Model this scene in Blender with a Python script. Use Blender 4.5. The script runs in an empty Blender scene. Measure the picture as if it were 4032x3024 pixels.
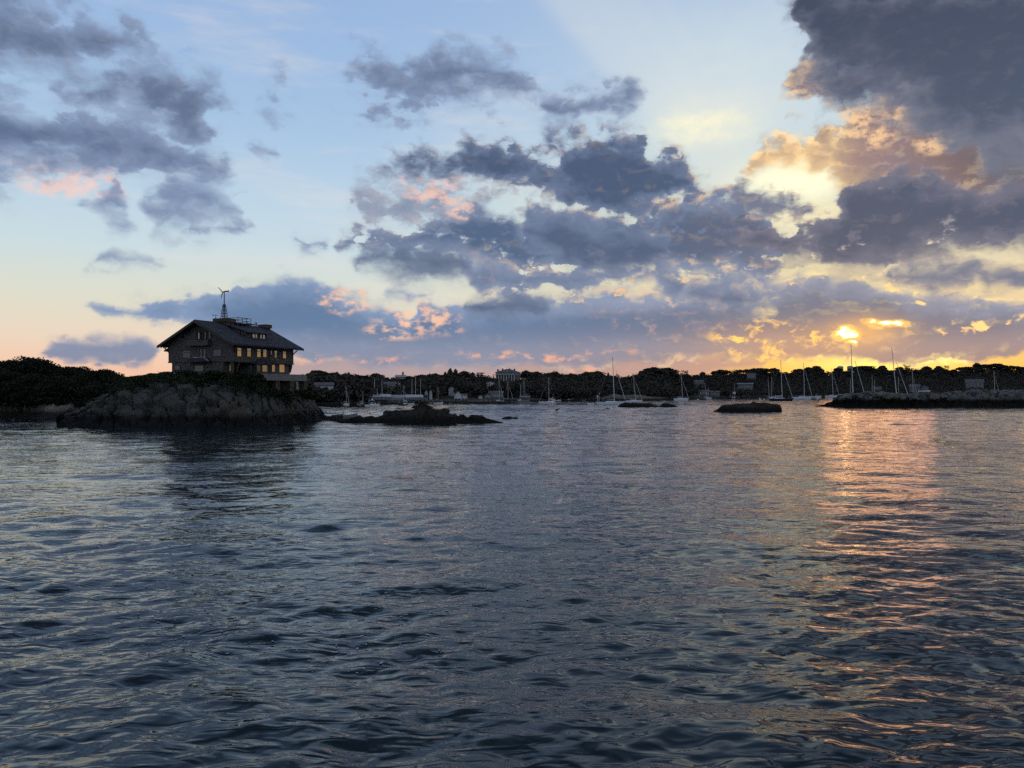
import bpy, bmesh, math, random
import numpy as np
from mathutils import Vector, Matrix

scene = bpy.context.scene
COL = scene.collection
F = 3137.0          # focal length of the photograph, in its own pixels
HZ = 1545.0         # its horizon row
EYE = 4.8           # height of the viewer above the water, metres

# ------------------------------------------------------------------ camera
cd = bpy.data.cameras.new("camera")
cam = bpy.data.objects.new("camera", cd); COL.objects.link(cam)
cam.location = (0, 0, EYE)
cam.rotation_euler = (math.radians(90), 0, 0)
cd.sensor_width = 36.0
cd.lens = 36.0 * F / 4032.0
cd.shift_y = (HZ - 1512.0) / 4032.0
cd.clip_start = 0.2
cd.clip_end = 20000.0
scene.camera = cam
scene.view_settings.view_transform = 'Standard'
scene.view_settings.look = 'None'
scene.view_settings.exposure = 0.0
scene.view_settings.gamma = 1.0
scene.view_settings.use_curve_mapping = False
scene.cycles.max_bounces = 6
scene.cycles.sample_clamp_indirect = 4.0
scene.cycles.use_denoising = False
scene.cycles.use_adaptive_sampling = True
scene.cycles.adaptive_threshold = 0.02
scene.cycles.adaptive_min_samples = 10

SUN_AZ, SUN_EL = 24.6, 3.9    # degrees right of the view axis, above the horizon

# ------------------------------------------------------------------ sun (behind cloud, just above the hill)
sl = bpy.data.lights.new("sun", 'SUN'); so = bpy.data.objects.new("sun", sl); COL.objects.link(so)
sl.energy = 0.010; sl.angle = math.radians(7.0); sl.color = (1.0, 0.42, 0.20)
_a, _e = math.radians(SUN_AZ), math.radians(SUN_EL)
sdir = Vector((math.sin(_a)*math.cos(_e), math.cos(_a)*math.cos(_e), math.sin(_e)))
so.rotation_euler = (-sdir).to_track_quat('-Z', 'Y').to_euler()

# ------------------------------------------------------------------ expression helper for node trees
class NT:
    def __init__(s, nt): s.nt = nt; s.n = nt.nodes; s.l = nt.links
    def new(s, t, **kw):
        n = s.n.new(t)
        for k, v in kw.items(): setattr(n, k, v)
        return n
    def put(s, inp, v):
        if isinstance(v, X): s.l.new(v.o, inp)
        elif isinstance(v, bpy.types.NodeSocket): s.l.new(v, inp)
        else: inp.default_value = v
    def m(s, op, *a, clamp=False):
        n = s.new('ShaderNodeMath', operation=op, use_clamp=clamp)
        for i, v in enumerate(a): s.put(n.inputs[i], v)
        return X(s, n.outputs[0])
    def mix(s, f, a, b, blend='MIX'):
        n = s.new('ShaderNodeMix', data_type='RGBA', blend_type=blend)
        s.put(n.inputs[0], f)
        for i, v in ((6, a), (7, b)):
            if isinstance(v, tuple) and len(v) == 3: v = v + (1,)
            s.put(n.inputs[i], v)
        return X(s, n.outputs[2])
    def ss(s, lo, hi, v, a=0.0, b=1.0):
        n = s.new('ShaderNodeMapRange', interpolation_type='SMOOTHSTEP')
        s.put(n.inputs[0], v); s.put(n.inputs[1], lo); s.put(n.inputs[2], hi); s.put(n.inputs[3], a); s.put(n.inputs[4], b)
        return X(s, n.outputs[0])
    def vec(s, x, y, z=0.0):
        n = s.new('ShaderNodeCombineXYZ')
        for i, v in enumerate((x, y, z)): s.put(n.inputs[i], v)
        return X(s, n.outputs[0])
    def noise(s, v, scale, detail=4.0, rough=0.5, dist=0.0, color=False, lac=2.0, dim='2D'):
        n = s.new('ShaderNodeTexNoise', noise_dimensions=dim)
        s.put(n.inputs['Vector'], v); s.put(n.inputs['Scale'], scale); s.put(n.inputs['Detail'], detail)
        s.put(n.inputs['Roughness'], rough); s.put(n.inputs['Distortion'], dist); s.put(n.inputs['Lacunarity'], lac)
        return X(s, n.outputs[1 if color else 0])
    def ramp(s, v, pts, interp='LINEAR'):
        n = s.new('ShaderNodeValToRGB'); r = n.color_ramp; r.interpolation = interp
        while len(r.elements) < len(pts): r.elements.new(0.5)
        for e, (p, c) in zip(r.elements, pts): e.position = p; e.color = tuple(c)[:3] + (1,)
        s.put(n.inputs[0], v)
        return X(s, n.outputs[0])
    def curve(s, v, pts):
        n = s.new('ShaderNodeFloatCurve'); c = n.mapping.curves[0]
        pts = sorted(pts)
        while len(c.points) < len(pts): c.points.new(0.5, 0.5)
        for p, q in zip(c.points, pts): p.location = q
        for p in c.points: p.handle_type = 'VECTOR'
        n.mapping.use_clip = False
        n.mapping.update()
        s.put(n.inputs['Factor'], 1.0); s.put(n.inputs['Value'], v)
        return X(s, n.outputs[0])
class X:
    def __init__(s, t, o): s.t = t; s.o = o
    def __add__(s, b): return s.t.m('ADD', s, b)
    __radd__ = __add__
    def __sub__(s, b): return s.t.m('SUBTRACT', s, b)
    def __rsub__(s, b): return s.t.m('SUBTRACT', b, s)
    def __mul__(s, b): return s.t.m('MULTIPLY', s, b)
    __rmul__ = __mul__
    def __truediv__(s, b): return s.t.m('DIVIDE', s, b)
    def mn(s, b): return s.t.m('MINIMUM', s, b)
    def mx(s, b): return s.t.m('MAXIMUM', s, b)
    def cl(s): return s.t.m('ADD', s, 0.0, clamp=True)

def lin(r, g, b, k=1.0):
    f = lambda c: ((c/255.0+0.055)/1.055)**2.4 if c/255.0 > 0.04045 else c/255.0/12.92
    return (f(r)*k, f(g)*k, f(b)*k, 1.0)
# ------------------------------------------------------------------ the sky: dusk gradient and cloud fields by azimuth and elevation
world = bpy.data.worlds.new("World"); scene.world = world; world.use_nodes = True
world.cycles.sampling_method = 'MANUAL'; world.cycles.sample_map_resolution = 512
wt = NT(world.node_tree); wt.n.clear()
tc = wt.new('ShaderNodeTexCoord')
sep = wt.new('ShaderNodeSeparateXYZ'); wt.l.new(tc.outputs['Generated'], sep.inputs[0])
dx, dy, dz = (X(wt, sep.outputs[i]) for i in range(3))
R2D = 57.29578
azim = wt.m('ARCTAN2', dx, dy) * R2D
elev = wt.m('ARCSINE', dz) * R2D

def ae(x, y):                       # azimuth, elevation (degrees) of a spot in the sky; x, y measured on a 2212-wide print
    u = (x*1.8228 - 2016.0)/F; v = (HZ - y*1.8228)/F
    return math.degrees(math.atan(u)), math.degrees(math.atan2(v, math.sqrt(1+u*u)))

P0 = wt.vec(azim, elev, 0.0)
Pn = wt.vec(azim*0.62, elev, 0.0)
# domain warp: billows
wn = wt.noise(Pn, 0.32, 3.0, 0.55, color=True)
wsep = wt.new('ShaderNodeSeparateXYZ'); wt.l.new(wn.o, wsep.inputs[0])
amp = wt.ss(0.0, 26.0, elev, 0.7, 2.0)
wa = azim + (X(wt, wsep.outputs[0]) - 0.5)*amp*3.4
we = elev + (X(wt, wsep.outputs[1]) - 0.5)*amp*2.0
wan = (wa + 50.0)*0.01              # -50..50 deg -> 0..1

def band(clouds):
    """signed field in degrees (>0 inside) of a strip of clouds; each cloud is a list of (x, ytop, ybottom)"""
    T, B = [], []; clouds = sorted(clouds, key=lambda c: c[0][0]); ends = [(ae(c[0][0], 400)[0], ae(c[-1][0], 400)[0]) for c in clouds]
    for ci, c in enumerate(clouds):
        ml = min(1.2, (ends[ci][0]-ends[ci-1][1])*0.45) if ci else 1.2
        mr = min(1.2, (ends[ci+1][0]-ends[ci][1])*0.45) if ci+1 < len(ends) else 1.2
        q = []
        for x, a, b in c:
            A, t = ae(x, a); A, bo = ae(x, b); q.append((A, t, bo))
        A, t, bo = q[0]; m_ = (t+bo)/2; T.append((A-ml, m_-2)); B.append((A-ml, m_+2))
        for A, t, bo in q: T.append((A, t)); B.append((A, bo))
        m_ = (t+bo)/2; T.append((A+mr, m_-2)); B.append((A+mr, m_+2))
    f = lambda L: wt.curve(wan, [((a+50)/100.0, (e+5)/45.0) for a, e in L])
    wen = (we + 5.0)*(1/45.0)
    return (f(T) - wen).mn(wen - f(B))*45.0
def ell(x, y, rx, ry, warp=True):
    A, E = ae(x, y); A2, _ = ae(x+rx, y); _, E2 = ae(x, y-ry)
    a = ((wa if warp else azim) - A)*(1/abs(A2-A)); e = ((we if warp else elev) - E)*(1/abs(E2-E))
    return 1.0 - (a*a + e*e)
def gauss(x, y, rx, ry):
    return wt.m('EXPONENT', ell(x, y, rx, ry, False) - 1.0)

# detail noises: small puffs low down, larger ones high up
def voro(v, scale):
    n = wt.new('ShaderNodeTexVoronoi', feature='SMOOTH_F1', voronoi_dimensions='2D'); wt.put(n.inputs['Vector'], v)
    wt.put(n.inputs['Scale'], scale); wt.put(n.inputs['Detail'], 1.0); wt.put(n.inputs['Roughness'], 0.5); wt.put(n.inputs['Smoothness'], 0.25)
    return X(wt, n.outputs['Distance'])
wd = wt.noise(Pn, 1.6, 3.0, 0.6, color=True)
wds = wt.new('ShaderNodeSeparateXYZ'); wt.l.new(wd.o, wds.inputs[0])
jx = (X(wt, wds.outputs[0]) - 0.5)*0.9; jy = (X(wt, wds.outputs[1]) - 0.5)*0.9
lowf = wt.ss(16.0, 5.0, elev)                       # 1 near the horizon
fr = lowf*0.75 + 0.85
def detail(ox, oy, det):
    q = wt.vec((azim*0.62 + jx + ox), (elev + jy + oy), 0.0)
    return (wt.noise(q, 0.9, det, 0.58, 0.0) - 0.5)*1.15 + (0.42 - voro(q, 0.95))*0.55
nb = detail(0.0, 0.0, 8.0)
nl = wt.noise(Pn, 0.30, 5.0, 0.55, 0.2) - 0.5
sgn = wt.m('DIVIDE', SUN_AZ - azim, wt.m('ABSOLUTE', SUN_AZ - azim) + 4.0)
nb2 = detail(sgn*0.30, 0.34, 3.0)                   # the same a little nearer the sun: the difference lights the billows
lightn = (nb - nb2)
softv = wt.ss(0.35, 0.65, wt.noise(Pn, 0.22, 2.0, 0.5), 0.55, 1.7)
# near the sun
sda = (azim - SUN_AZ); sde = (elev - SUN_EL)
sd2 = sda*sda*0.55 + sde*sde
sdist = wt.m('SQRT', sd2)
near = wt.m('EXPONENT', sdist*(-1/9.0))
near2 = wt.m('EXPONENT', sdist*(-1/22.0))

# ---- clear sky
e40 = elev*(1/90.0)
def er(L): return [(max(0, e)/90.0, lin(*c)) for e, c in L]
left = wt.ramp(e40, er([(0,(244,190,160)),(1.4,(250,202,172)),(2.4,(246,210,184)),(3.6,(240,218,196)),(5.4,(230,224,204)),(7.2,(220,225,214)),(9.5,(206,224,230)),(13,(192,216,234)),(17.6,(172,201,232)),(23,(160,190,228)),(28,(152,182,224)),(38,(122,148,188)),(55,(96,114,144)),(90,(78,94,116))]))
right = wt.ramp(e40, er([(0,(250,160,90)),(1.5,(255,190,108)),(2.6,(252,206,138)),(4.5,(243,212,164)),(7.2,(240,220,172)),(9.5,(234,224,186)),(13,(226,230,208)),(17.6,(200,220,230)),(23,(186,208,230)),(28,(172,196,226)),(38,(124,146,184)),(55,(98,114,142)),(90,(78,94,116))]))
azf = wt.ss(-14.0, 22.0, azim)
col = wt.mix(azf, left, right)
# thin veil and faint shafts fanning up from the sun
ang = wt.m('ARCTAN2', sda*0.9, sde)
rays = wt.noise(wt.vec(ang*4.0, 3.0, 0.0), 1.0, 2.0, 0.5)
veil = wt.ss(0.42, 0.70, rays)*wt.ss(8.0, 14.0, elev)*wt.ss(42.0, 24.0, elev)*wt.ss(-12.0, 4.0, azim)
col = wt.mix(veil*0.32, col, lin(232, 234, 228))
cir = wt.noise(wt.vec(azim*0.10 + elev*0.05, elev*0.55, 5.0), 0.7, 5.0, 0.55)
col = wt.mix(wt.ss(0.5, 0.75, cir)*0.30*wt.ss(2.0, 8.0, elev)*wt.ss(40.0, 26.0, elev), col, lin(236, 228, 220))
# creamy bright patches in thin cloud
col = wt.mix((gauss(1560, 190, 210, 170)*(0.62 + nl*0.6)).cl(), col, lin(226, 234, 232))
col = wt.mix((gauss(1520, 275, 110, 40)*(1.0 + nl*2.2 + nb)).cl(), col, lin(255, 250, 218))
col = wt.mix((gauss(1720, 388, 105, 46)*1.35).cl(), col, lin(255, 250, 214, 1.15))
col = wt.mix((gauss(1760, 465, 150, 26)*1.1).cl(), col, lin(255, 242, 200))
# glow low over the hill
glow = wt.m('EXPONENT', (sda*sda*0.011 + (elev-1.6)*(elev-1.6)*0.55)*-1.0)
col = wt.mix((glow*1.15).cl(), col, lin(255, 198, 92, 1.1))
col = wt.mix(wt.m('EXPONENT', (sda*sda*0.05 + (elev-2.1)*(elev-2.1)*1.6)*-1.0).cl(), col, lin(255, 230, 120, 1.5))

hib = wt.ss(11.0, 21.0, elev)*0.30
def cloud(col, f, body, dark, rim, noise=1.0, soft=0.35, rimw=0.8, rimk=1.0, opac=1.0, depth=2.6, bias=0.22, lk=1.0):
    fn = f + hib + bias + nb*(noise*1.25)*amp + nl*noise*amp*0.6
    al = wt.m('DIVIDE', fn, softv*soft*3.6) + 0.5
    al = wt.ss(0.0, 1.0, al)
    th = wt.ss(0.0, depth, fn)
    c = wt.mix(th, body, dark)
    c = wt.mix(wt.ss(0.0, 0.75, lightn + nl*0.25)*(lk*0.8)*(1.0 - th*0.45)*wt.ss(0.0, 1.0, near2, 0.30, 0.9), c, rim)
    c = wt.mix((nl*-1.2 - lightn*(0.8*lk)).cl()*0.8, c, dark)
    r = wt.ss(rimw*0.7, 0.0, fn)*wt.ss(0.10, 0.75, near2)*wt.ss(-0.25, 0.35, lightn + nl)*rimk
    c = wt.mix(r.cl(), c, rim)
    veil_ = wt.ss(-soft*4.0, soft*1.5, fn)*0.24*opac
    col = wt.mix(veil_, col, body)
    return wt.mix(al*opac, col, c)

warmrim = wt.mix(wt.ss(0.12, 0.55, near2), lin(205, 190, 196), lin(255, 214, 160, 1.15))
warmrim = wt.mix(wt.ss(0.35, 0.8, near), warmrim, lin(255, 226, 120, 2.0))

# ---- the pale bank low over the land
bank = band([[(95,762,768),(150,745,776),(230,735,778),(300,738,780),(350,745,780)],
             [(420,655,700),(450,636,712),(520,625,745),(600,612,758),(650,603,768),(700,618,776),(750,640,780),(800,662,786),(850,674,792),(890,700,794),(905,662,794),(930,650,794),(1000,665,792),(1100,652,788),(1200,642,786),(1300,635,784),(1400,640,782),(1480,622,778),(1560,608,774),(1640,592,768),(1700,605,766),(1760,594,768),(1800,605,770),(1860,600,775),(1900,606,778),(1935,640,778),(1990,640,780),(2060,630,775),(2130,640,770),(2212,660,764),(2300,660,762)]])
tail = band([[(215,660,668),(260,660,672),(330,650,686),(400,650,692),(480,640,720)]])
bankb = wt.mix(wt.ss(-16.0, 24.0, azim), lin(138, 160, 194), lin(150, 156, 178))
bankd = wt.mix(wt.ss(-6.0, 24.0, azim), lin(102, 128, 164), lin(108, 118, 142))
lowc = wt.mix(wt.ss(-6.0, 24.0, azim), lin(140, 148, 172), lin(160, 140, 142))
bankd = wt.mix(wt.ss(5.2, 2.2, elev), bankd, lowc)
bankb = wt.mix(wt.ss(5.2, 2.2, elev), bankb, lowc)
# grey-rose murk right above the trees
murk = band([[(470,800,815),(620,775,840),(760,768,850),(1000,768,850),(1300,768,850),(1480,768,818),(1640,772,795)]])
col = wt.mix(wt.ss(-0.5, 0.5, murk + nl*0.6)*0.9, col, wt.mix(azf, lin(176, 158, 164), lin(192, 152, 142)))
col = cloud(col, bank.mx(tail), bankb, bankd, warmrim, 0.85, 0.20, 0.45, 0.8, depth=2.0, lk=0.45)
col = wt.mix((gauss(1700, 742, 180, 50)*0.42).cl(), col, lin(232, 172, 118))
# lit peach puffs on the bank and small pink ones under it
puffn = wt.noise(Pn, 1.4, 6.0, 0.62, 0.0)
def puffs(col, f, lo, c, k=1.0):
    return wt.mix((wt.ss(lo-0.06, lo+0.20, puffn + lightn*0.20)*wt.ss(-0.5, 0.9, f)*k).cl(), col, c)
col = puffs(col, ell(905, 690, 90, 45).mx(ell(740, 650, 70, 26)).mx(ell(850, 722, 60, 20)), 0.47, lin(255, 202, 168, 1.05), 0.9)
col = puffs(col, ell(650, 773, 42, 14).mx(ell(790, 776, 90, 9)).mx(ell(1180, 768, 200, 9)).mx(ell(1290, 800, 70, 8)), 0.50, lin(248, 182, 152), 0.9)
col = puffs(col, ell(1440, 690, 150, 60), 0.60, lin(196, 160, 160), 0.8)

# ---- mid grey-blue cumulus over the bank
mid = band([[(748,528,534),(800,510,542),(850,505,547),(880,490,550),(960,455,554),(1030,430,562),(1080,435,587),(1115,492,592),(1140,440,592),(1250,458,577),(1320,455,572),(1400,450,602),(1470,430,592),(1560,425,600),(1600,425,604),(1660,470,592),(1700,500,570)]])
hang = band([[(1000,560,592),(1040,560,632),(1090,555,628),(1130,570,642),(1160,575,625),(1200,575,640),(1250,570,642),(1300,580,606),(1400,570,610),(1450,570,655),(1480,570,632),(1560,590,642),(1640,590,606)]])
wisp = band([[(765,420,448),(800,412,470),(850,392,475),(900,385,470),(950,400,462),(1005,430,452)],[(1480,612,640),(1540,608,648),(1600,625,650),(1680,635,652)]])
holes = wt.ss(0.53, 0.70, wt.noise(Pn, 0.85, 5.0, 0.6, 0.0))*wt.ss(14.5, 10.0, elev)
col = cloud(col, mid - holes*1.6, lin(128, 142, 170), wt.mix(wt.ss(4.0, 17.0, azim), lin(84, 106, 138), lin(92, 104, 130)), warmrim, 1.0, 0.24, 0.7, 0.8, depth=1.8, lk=0.5)
col = cloud(col, hang - holes*1.2, lin(134, 148, 176), lin(104, 120, 150), warmrim, 1.0, 0.25, 0.7, 0.8, depth=2.0)
col = cloud(col, wisp, lin(150, 160, 182), lin(112, 126, 154), warmrim, 1.5, 0.5, 0.9, 0.5, opac=0.85)
col = puffs(col, ell(930, 405, 75, 26).mx(ell(1000, 445, 34, 22)), 0.43, lin(250, 206, 190), 0.9)
# golden broken edges between the clumps
cr = wt.m('ABSOLUTE', wt.noise(Pn, 0.9, 5.0, 0.55, 1.2) - 0.5)
cracks = wt.ss(-0.10, 0.30, nb + (0.12 - cr))
col = wt.mix((cracks*wt.ss(-0.4, 0.6, ell(1680, 738, 150, 50))).cl(), col, lin(255, 200, 104, 1.35))
col = wt.mix((wt.ss(0.16, 0.30, nb)*(wt.ss(-0.3, 0.6, ell(1560, 625, 420, 34)).mx(wt.ss(-0.2, 0.8, ell(2080, 690, 200, 50))))*0.8).cl(), col, lin(255, 205, 140, 1.1))

# ---- dark slate cumulus, middle
dk = band([[(845,372,379),(880,350,381),(940,343,380),(1000,350,380),(1030,312,387),(1080,305,396),(1140,345,400),(1190,330,415),(1235,298,440),(1280,318,458),(1320,292,465),(1375,312,462),(1400,352,455),(1430,350,450),(1460,340,445),(1500,375,428),(1535,398,410)]])
dk2 = band([[(775,566,580),(830,545,590),(880,540,596),(960,553,600),(1025,575,592)],[(1130,480,520),(1200,470,560),(1300,500,590),(1380,500,590),(1460,520,560)]])
lens = band([[(1000,655,667),(1050,645,680),(1100,640,680),(1170,652,674)],[(1490,618,640),(1560,618,655),(1630,632,655)]])
col = cloud(col, dk, lin(112, 128, 158), lin(76, 94, 124), warmrim, 1.0, 0.26, 0.6, 0.7, depth=1.5, lk=0.4)
col = cloud(col, dk2.mx(lens), lin(112, 128, 158), lin(82, 98, 128), lin(140, 152, 176), 0.7, 0.30, 0.6, 0.4, depth=1.2, opac=0.92)

# ---- the great mass on the right: brown and gold below, slate above
topf = None
gold = band([[(1640,325,378),(1665,310,360),(1700,298,346),(1750,290,348),(1800,290,400),(1835,262,420),(1870,215,440),(1950,180,450),(2050,220,450),(2212,230,450),(2330,250,450)]]).mx(ell(1790, 175, 66, 34))
gb = wt.mix(wt.ss(-0.05, 0.35, lightn*0.8 + nl*0.9), lin(142, 122, 128), lin(252, 202, 150))
gb = wt.mix(wt.ss(27.0, 34.0, azim), gb, lin(136, 118, 116))
top = band([[(1690,-90,14),(1718,-90,40),(1735,-90,160),(1790,-90,192),(1850,-90,210),(1900,-90,222),(1980,-90,262),(2060,-90,320),(2150,-90,345),(2330,-90,345)]])
under_ = wt.ss(-2.6, -0.1, top)*wt.ss(33.0, 27.0, azim)
gb = wt.mix((gauss(1725, 372, 140, 70)*0.9).cl(), gb, lin(255, 218, 156, 1.1))
gb = wt.mix(under_*wt.ss(-0.2, 0.25, lightn + nb), gb, lin(255, 216, 164, 1.1))
gdark = wt.mix(wt.ss(24.0, 32.0, azim), lin(158, 132, 132), lin(104, 94, 100))
col = cloud(col, gold, gb, gdark, lin(255, 222, 165, 1.15), 1.0, 0.30, 1.6, 1.2, depth=3.2)
col = puffs(col, ell(1890, 250, 90, 70).mx(ell(2010, 290, 50, 45)).mx(ell(1780, 180, 70, 30)), 0.46, lin(255, 210, 160, 1.05), 0.9)
low = band([[(1590,516,541),(1640,505,553),(1690,486,558),(1740,478,566),(1790,470,573),(1830,395,573),(1900,378,569),(1960,368,561),(2030,395,549),(2100,410,541),(2160,390,541),(2330,370,549)]])
spk = band([[(1590,425,452),(1615,398,462),(1650,415,458),(1700,430,455),(1745,438,445)],[(1935,590,600),(1990,578,615),(2040,575,612),(2085,560,600),(2105,575,590),(2135,590,615),(2165,580,612),(2240,590,605)]])
rd = wt.mix(wt.ss(16.0, 26.0, elev), lin(78, 90, 114), lin(68, 78, 100))
col = cloud(col, low - wt.ss(0.60, 0.72, wt.noise(Pn, 0.6, 5.0, 0.6, 0.0))*1.5, lin(116, 118, 138), rd, lin(214, 190, 178), 1.0, 0.35, 0.5, 0.5, depth=1.8, lk=0.4)
col = cloud(col, spk, lin(120, 128, 150), lin(98, 108, 132), lin(230, 200, 176), 0.8, 0.2, 0.4, 0.5)
col = cloud(col, top, lin(118, 124, 142), rd, lin(176, 160, 158), 1.15, 0.55, 0.8, 0.6, depth=3.2, lk=0.45)

col = wt.mix((wt.ss(0.02, 0.40, nl)*wt.ss(0.0, 1.5, top)*0.55).cl(), col, lin(112, 114, 132))
# ---- soft grey-blue clouds on the left and the lone ones high in the middle
sa = band([[(-80,8,125),(60,20,112),(130,25,125),(200,55,135),(260,72,120),(345,98,106)],
           [(775,130,152),(800,142,190),(840,165,206),(880,150,206),(930,128,208),(1000,112,202),(1040,120,194),(1080,130,190),(1120,158,194),(1180,178,184)]])
sb = band([[(150,180,205),(220,188,226),(280,190,238),(330,165,262),(390,160,285),(440,190,298),(478,240,300)],
           [(1190,222,236),(1215,207,256),(1240,207,262),(1270,198,228),(1310,196,240),(1345,218,228)]])
sc_ = band([[(-80,205,350),(0,212,348),(60,248,352),(150,268,356),(250,272,368),(330,285,376),(400,310,374),(480,360,374)]])
sd = band([[(-80,372,402),(10,378,398),(45,388,396)],[(205,410,462),(225,396,480),(245,402,472),(262,428,452)],
           [(552,184,206),(580,176,214),(605,188,205)],[(800,223,242),(825,220,248),(850,230,244)],
           [(310,430,470),(340,425,482),(400,392,482),(440,376,480),(500,418,466),(514,442,456)]])
se = band([[(190,569,577),(250,557,580),(320,565,579),(368,571,576)],[(430,478,500),(460,488,502),(500,478,496),(535,485,491)],
           [(618,500,513),(650,508,534),(668,518,542),(690,514,541),(716,529,541)],[(820,625,638),(860,616,640),(900,622,642),(930,628,634)]])
sf = band([[(540,324,334),(562,322,342),(588,330,338)]])
sb_, sdk = lin(134, 152, 184), lin(96, 112, 142)
col = puffs(col, ell(120, 375, 95, 42).mx(ell(225, 395, 42, 40)), 0.38, lin(246, 214, 206), 0.92)
col = cloud(col, sd, sb_, lin(108, 128, 162), lin(214, 206, 216), 1.25, 0.55, 0.6, 0.3, opac=0.92)
col = cloud(col, sc_, sb_, lin(94, 112, 146), lin(196, 200, 220), 0.9, 0.42, 0.6, 0.3, depth=2.2)
col = cloud(col, sa, sb_, lin(94, 112, 142), lin(190, 198, 214), 0.85, 0.42, 0.6, 0.3, opac=0.95, depth=2.2)
col = cloud(col, sb, sb_, sdk, lin(190, 198, 214), 0.9, 0.5, 0.6, 0.3, opac=0.95, depth=2.2)
col = cloud(col, se.mx(sf), sb_, lin(110, 132, 166), lin(214, 206, 216), 0.6, 0.22, 0.6, 0.3, opac=0.9, bias=-0.1)

# ---- the fiery gaps round the hidden sun
sung = ell(1832, 727, 19, 11).mx(ell(1905, 705, 44, 8)).mx(ell(1838, 744, 8, 6)).mx(ell(1888, 714, 20, 7))
sung = sung + nb*2.4 + (puffn-0.5)*2.6
col = wt.mix((gauss(1865, 716, 80, 34)*0.6).cl(), col, lin(255, 188, 104, 1.15))
col = wt.mix(wt.ss(-1.6, 0.6, sung)*0.9, col, lin(255, 200, 96, 1.5))
col = wt.mix(wt.ss(0.0, 0.7, sung), col, (6.0, 3.4, 1.5, 1))
g2 = ell(1932, 628, 13, 18).mx(ell(1980, 632, 16, 8)).mx(ell(1985, 655, 14, 8)).mx(ell(2120, 695, 14, 16)).mx(ell(2205, 690, 22, 16))
col = wt.mix(wt.ss(-0.6, 0.8, g2 + nb*4.5 - 0.2)*0.9, col, lin(255, 206, 130, 1.35))

# ---- scattered cloud overhead, behind and beside (outside the photograph's field)
gen = wt.noise(wt.vec(dx/(dz.mx(0.02)+0.12), dy/(dz.mx(0.02)+0.12), 0.0), 1.3, 6.0, 0.6)
out = wt.ss(27.0, 34.0, elev).mx(wt.ss(36.0, 48.0, wt.m('ABSOLUTE', azim)))
col = wt.mix(wt.ss(0.44, 0.56, gen)*out, col, lin(84, 94, 110))
# the side away from the sunset is much dimmer
back = wt.ss(38.0, 115.0, wt.m('ABSOLUTE', azim))*wt.ss(75.0, 35.0, elev)
col = wt.mix(back, col, lin(160, 172, 196))
col = wt.mix(wt.ss(0.0, -2.0, elev), col, (0.02, 0.025, 0.03, 1))

skyt = wt.new('ShaderNodeTexSky', sky_type='NISHITA', sun_disc=False)
skyt.sun_elevation = math.radians(SUN_EL); skyt.sun_rotation = math.radians(SUN_AZ)
bg0 = wt.new('ShaderNodeBackground'); wt.l.new(skyt.outputs[0], bg0.inputs[0]); bg0.inputs[1].default_value = 0.05
bg1 = wt.new('ShaderNodeBackground'); wt.l.new(col.o, bg1.inputs[0]); bg1.inputs[1].default_value = 1.0
add = wt.new('ShaderNodeMixShader'); add.inputs[0].default_value = 0.96; wt.l.new(bg0.outputs[0], add.inputs[1]); wt.l.new(bg1.outputs[0], add.inputs[2])
wo = wt.new('ShaderNodeOutputWorld'); wt.l.new(add.outputs[0], wo.inputs[0])
# ------------------------------------------------------------------ materials
def mat(name, build):
    m = bpy.data.materials.new(name); m.use_nodes = True
    t = NT(m.node_tree); t.n.clear()
    out = t.new('ShaderNodeOutputMaterial'); b = t.new('ShaderNodeBsdfPrincipled')
    t.l.new(b.outputs[0], out.inputs[0]); build(t, b)
    return m
def pset(t, b, **k):
    names = dict(base='Base Color', rough='Roughness', metal='Metallic', ior='IOR', emit='Emission Color', estr='Emission Strength', normal='Normal', spec='Specular IOR Level')
    for kk, v in k.items(): t.put(b.inputs[names[kk]], v)

def link(o): COL.objects.link(o); return o
def meshobj(name, v, f, m=None, parent=None, smooth=False):
    me = bpy.data.meshes.new(name); me.from_pydata([tuple(p) for p in v], [], [tuple(q) for q in f]); me.update()
    if m: me.materials.append(m)
    if smooth: me.polygons.foreach_set('use_smooth', [True]*len(me.polygons))
    o = link(bpy.data.objects.new(name, me))
    if parent: o.parent = parent
    return o
def tag(o, label=None, cat=None, group=None, kind=None):
    if label: o['label'] = label
    if cat: o['category'] = cat
    if group: o['group'] = group
    if kind: o['kind'] = kind
    return o

# ------------------------------------------------------------------ water
_r = np.random.RandomState(7)
def vnoise(x, y, seed, oct=3):
    r = np.random.RandomState(seed); out = 0; a = 1; s = 0
    for o in range(oct):
        for k in range(3):
            th = r.rand()*6.283; ph = r.rand()*6.283; q = 2.0**o*(0.8+0.5*r.rand())
            out = out + a*np.sin((x*np.cos(th)+y*np.sin(th))*q+ph + 1.3*np.sin((x*np.sin(th)-y*np.cos(th))*q*0.7+ph*2)); s += a
        a *= 0.55
    return out/s
WAVES = []
for i in range(170):
    lam = 0.30*(30.0**(i/169.0)) * (0.9+0.2*_r.rand())          # 0.5 .. 14 m
    th = math.radians(-82) + _r.randn()*0.72                   # travelling towards the viewer, with spread
    slope = 0.0122*(1.0 if lam < 0.45 else 1.25 if lam < 1.8 else 0.75)
    WAVES.append((lam, th, _r.rand()*6.283, slope*lam/6.283))
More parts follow.
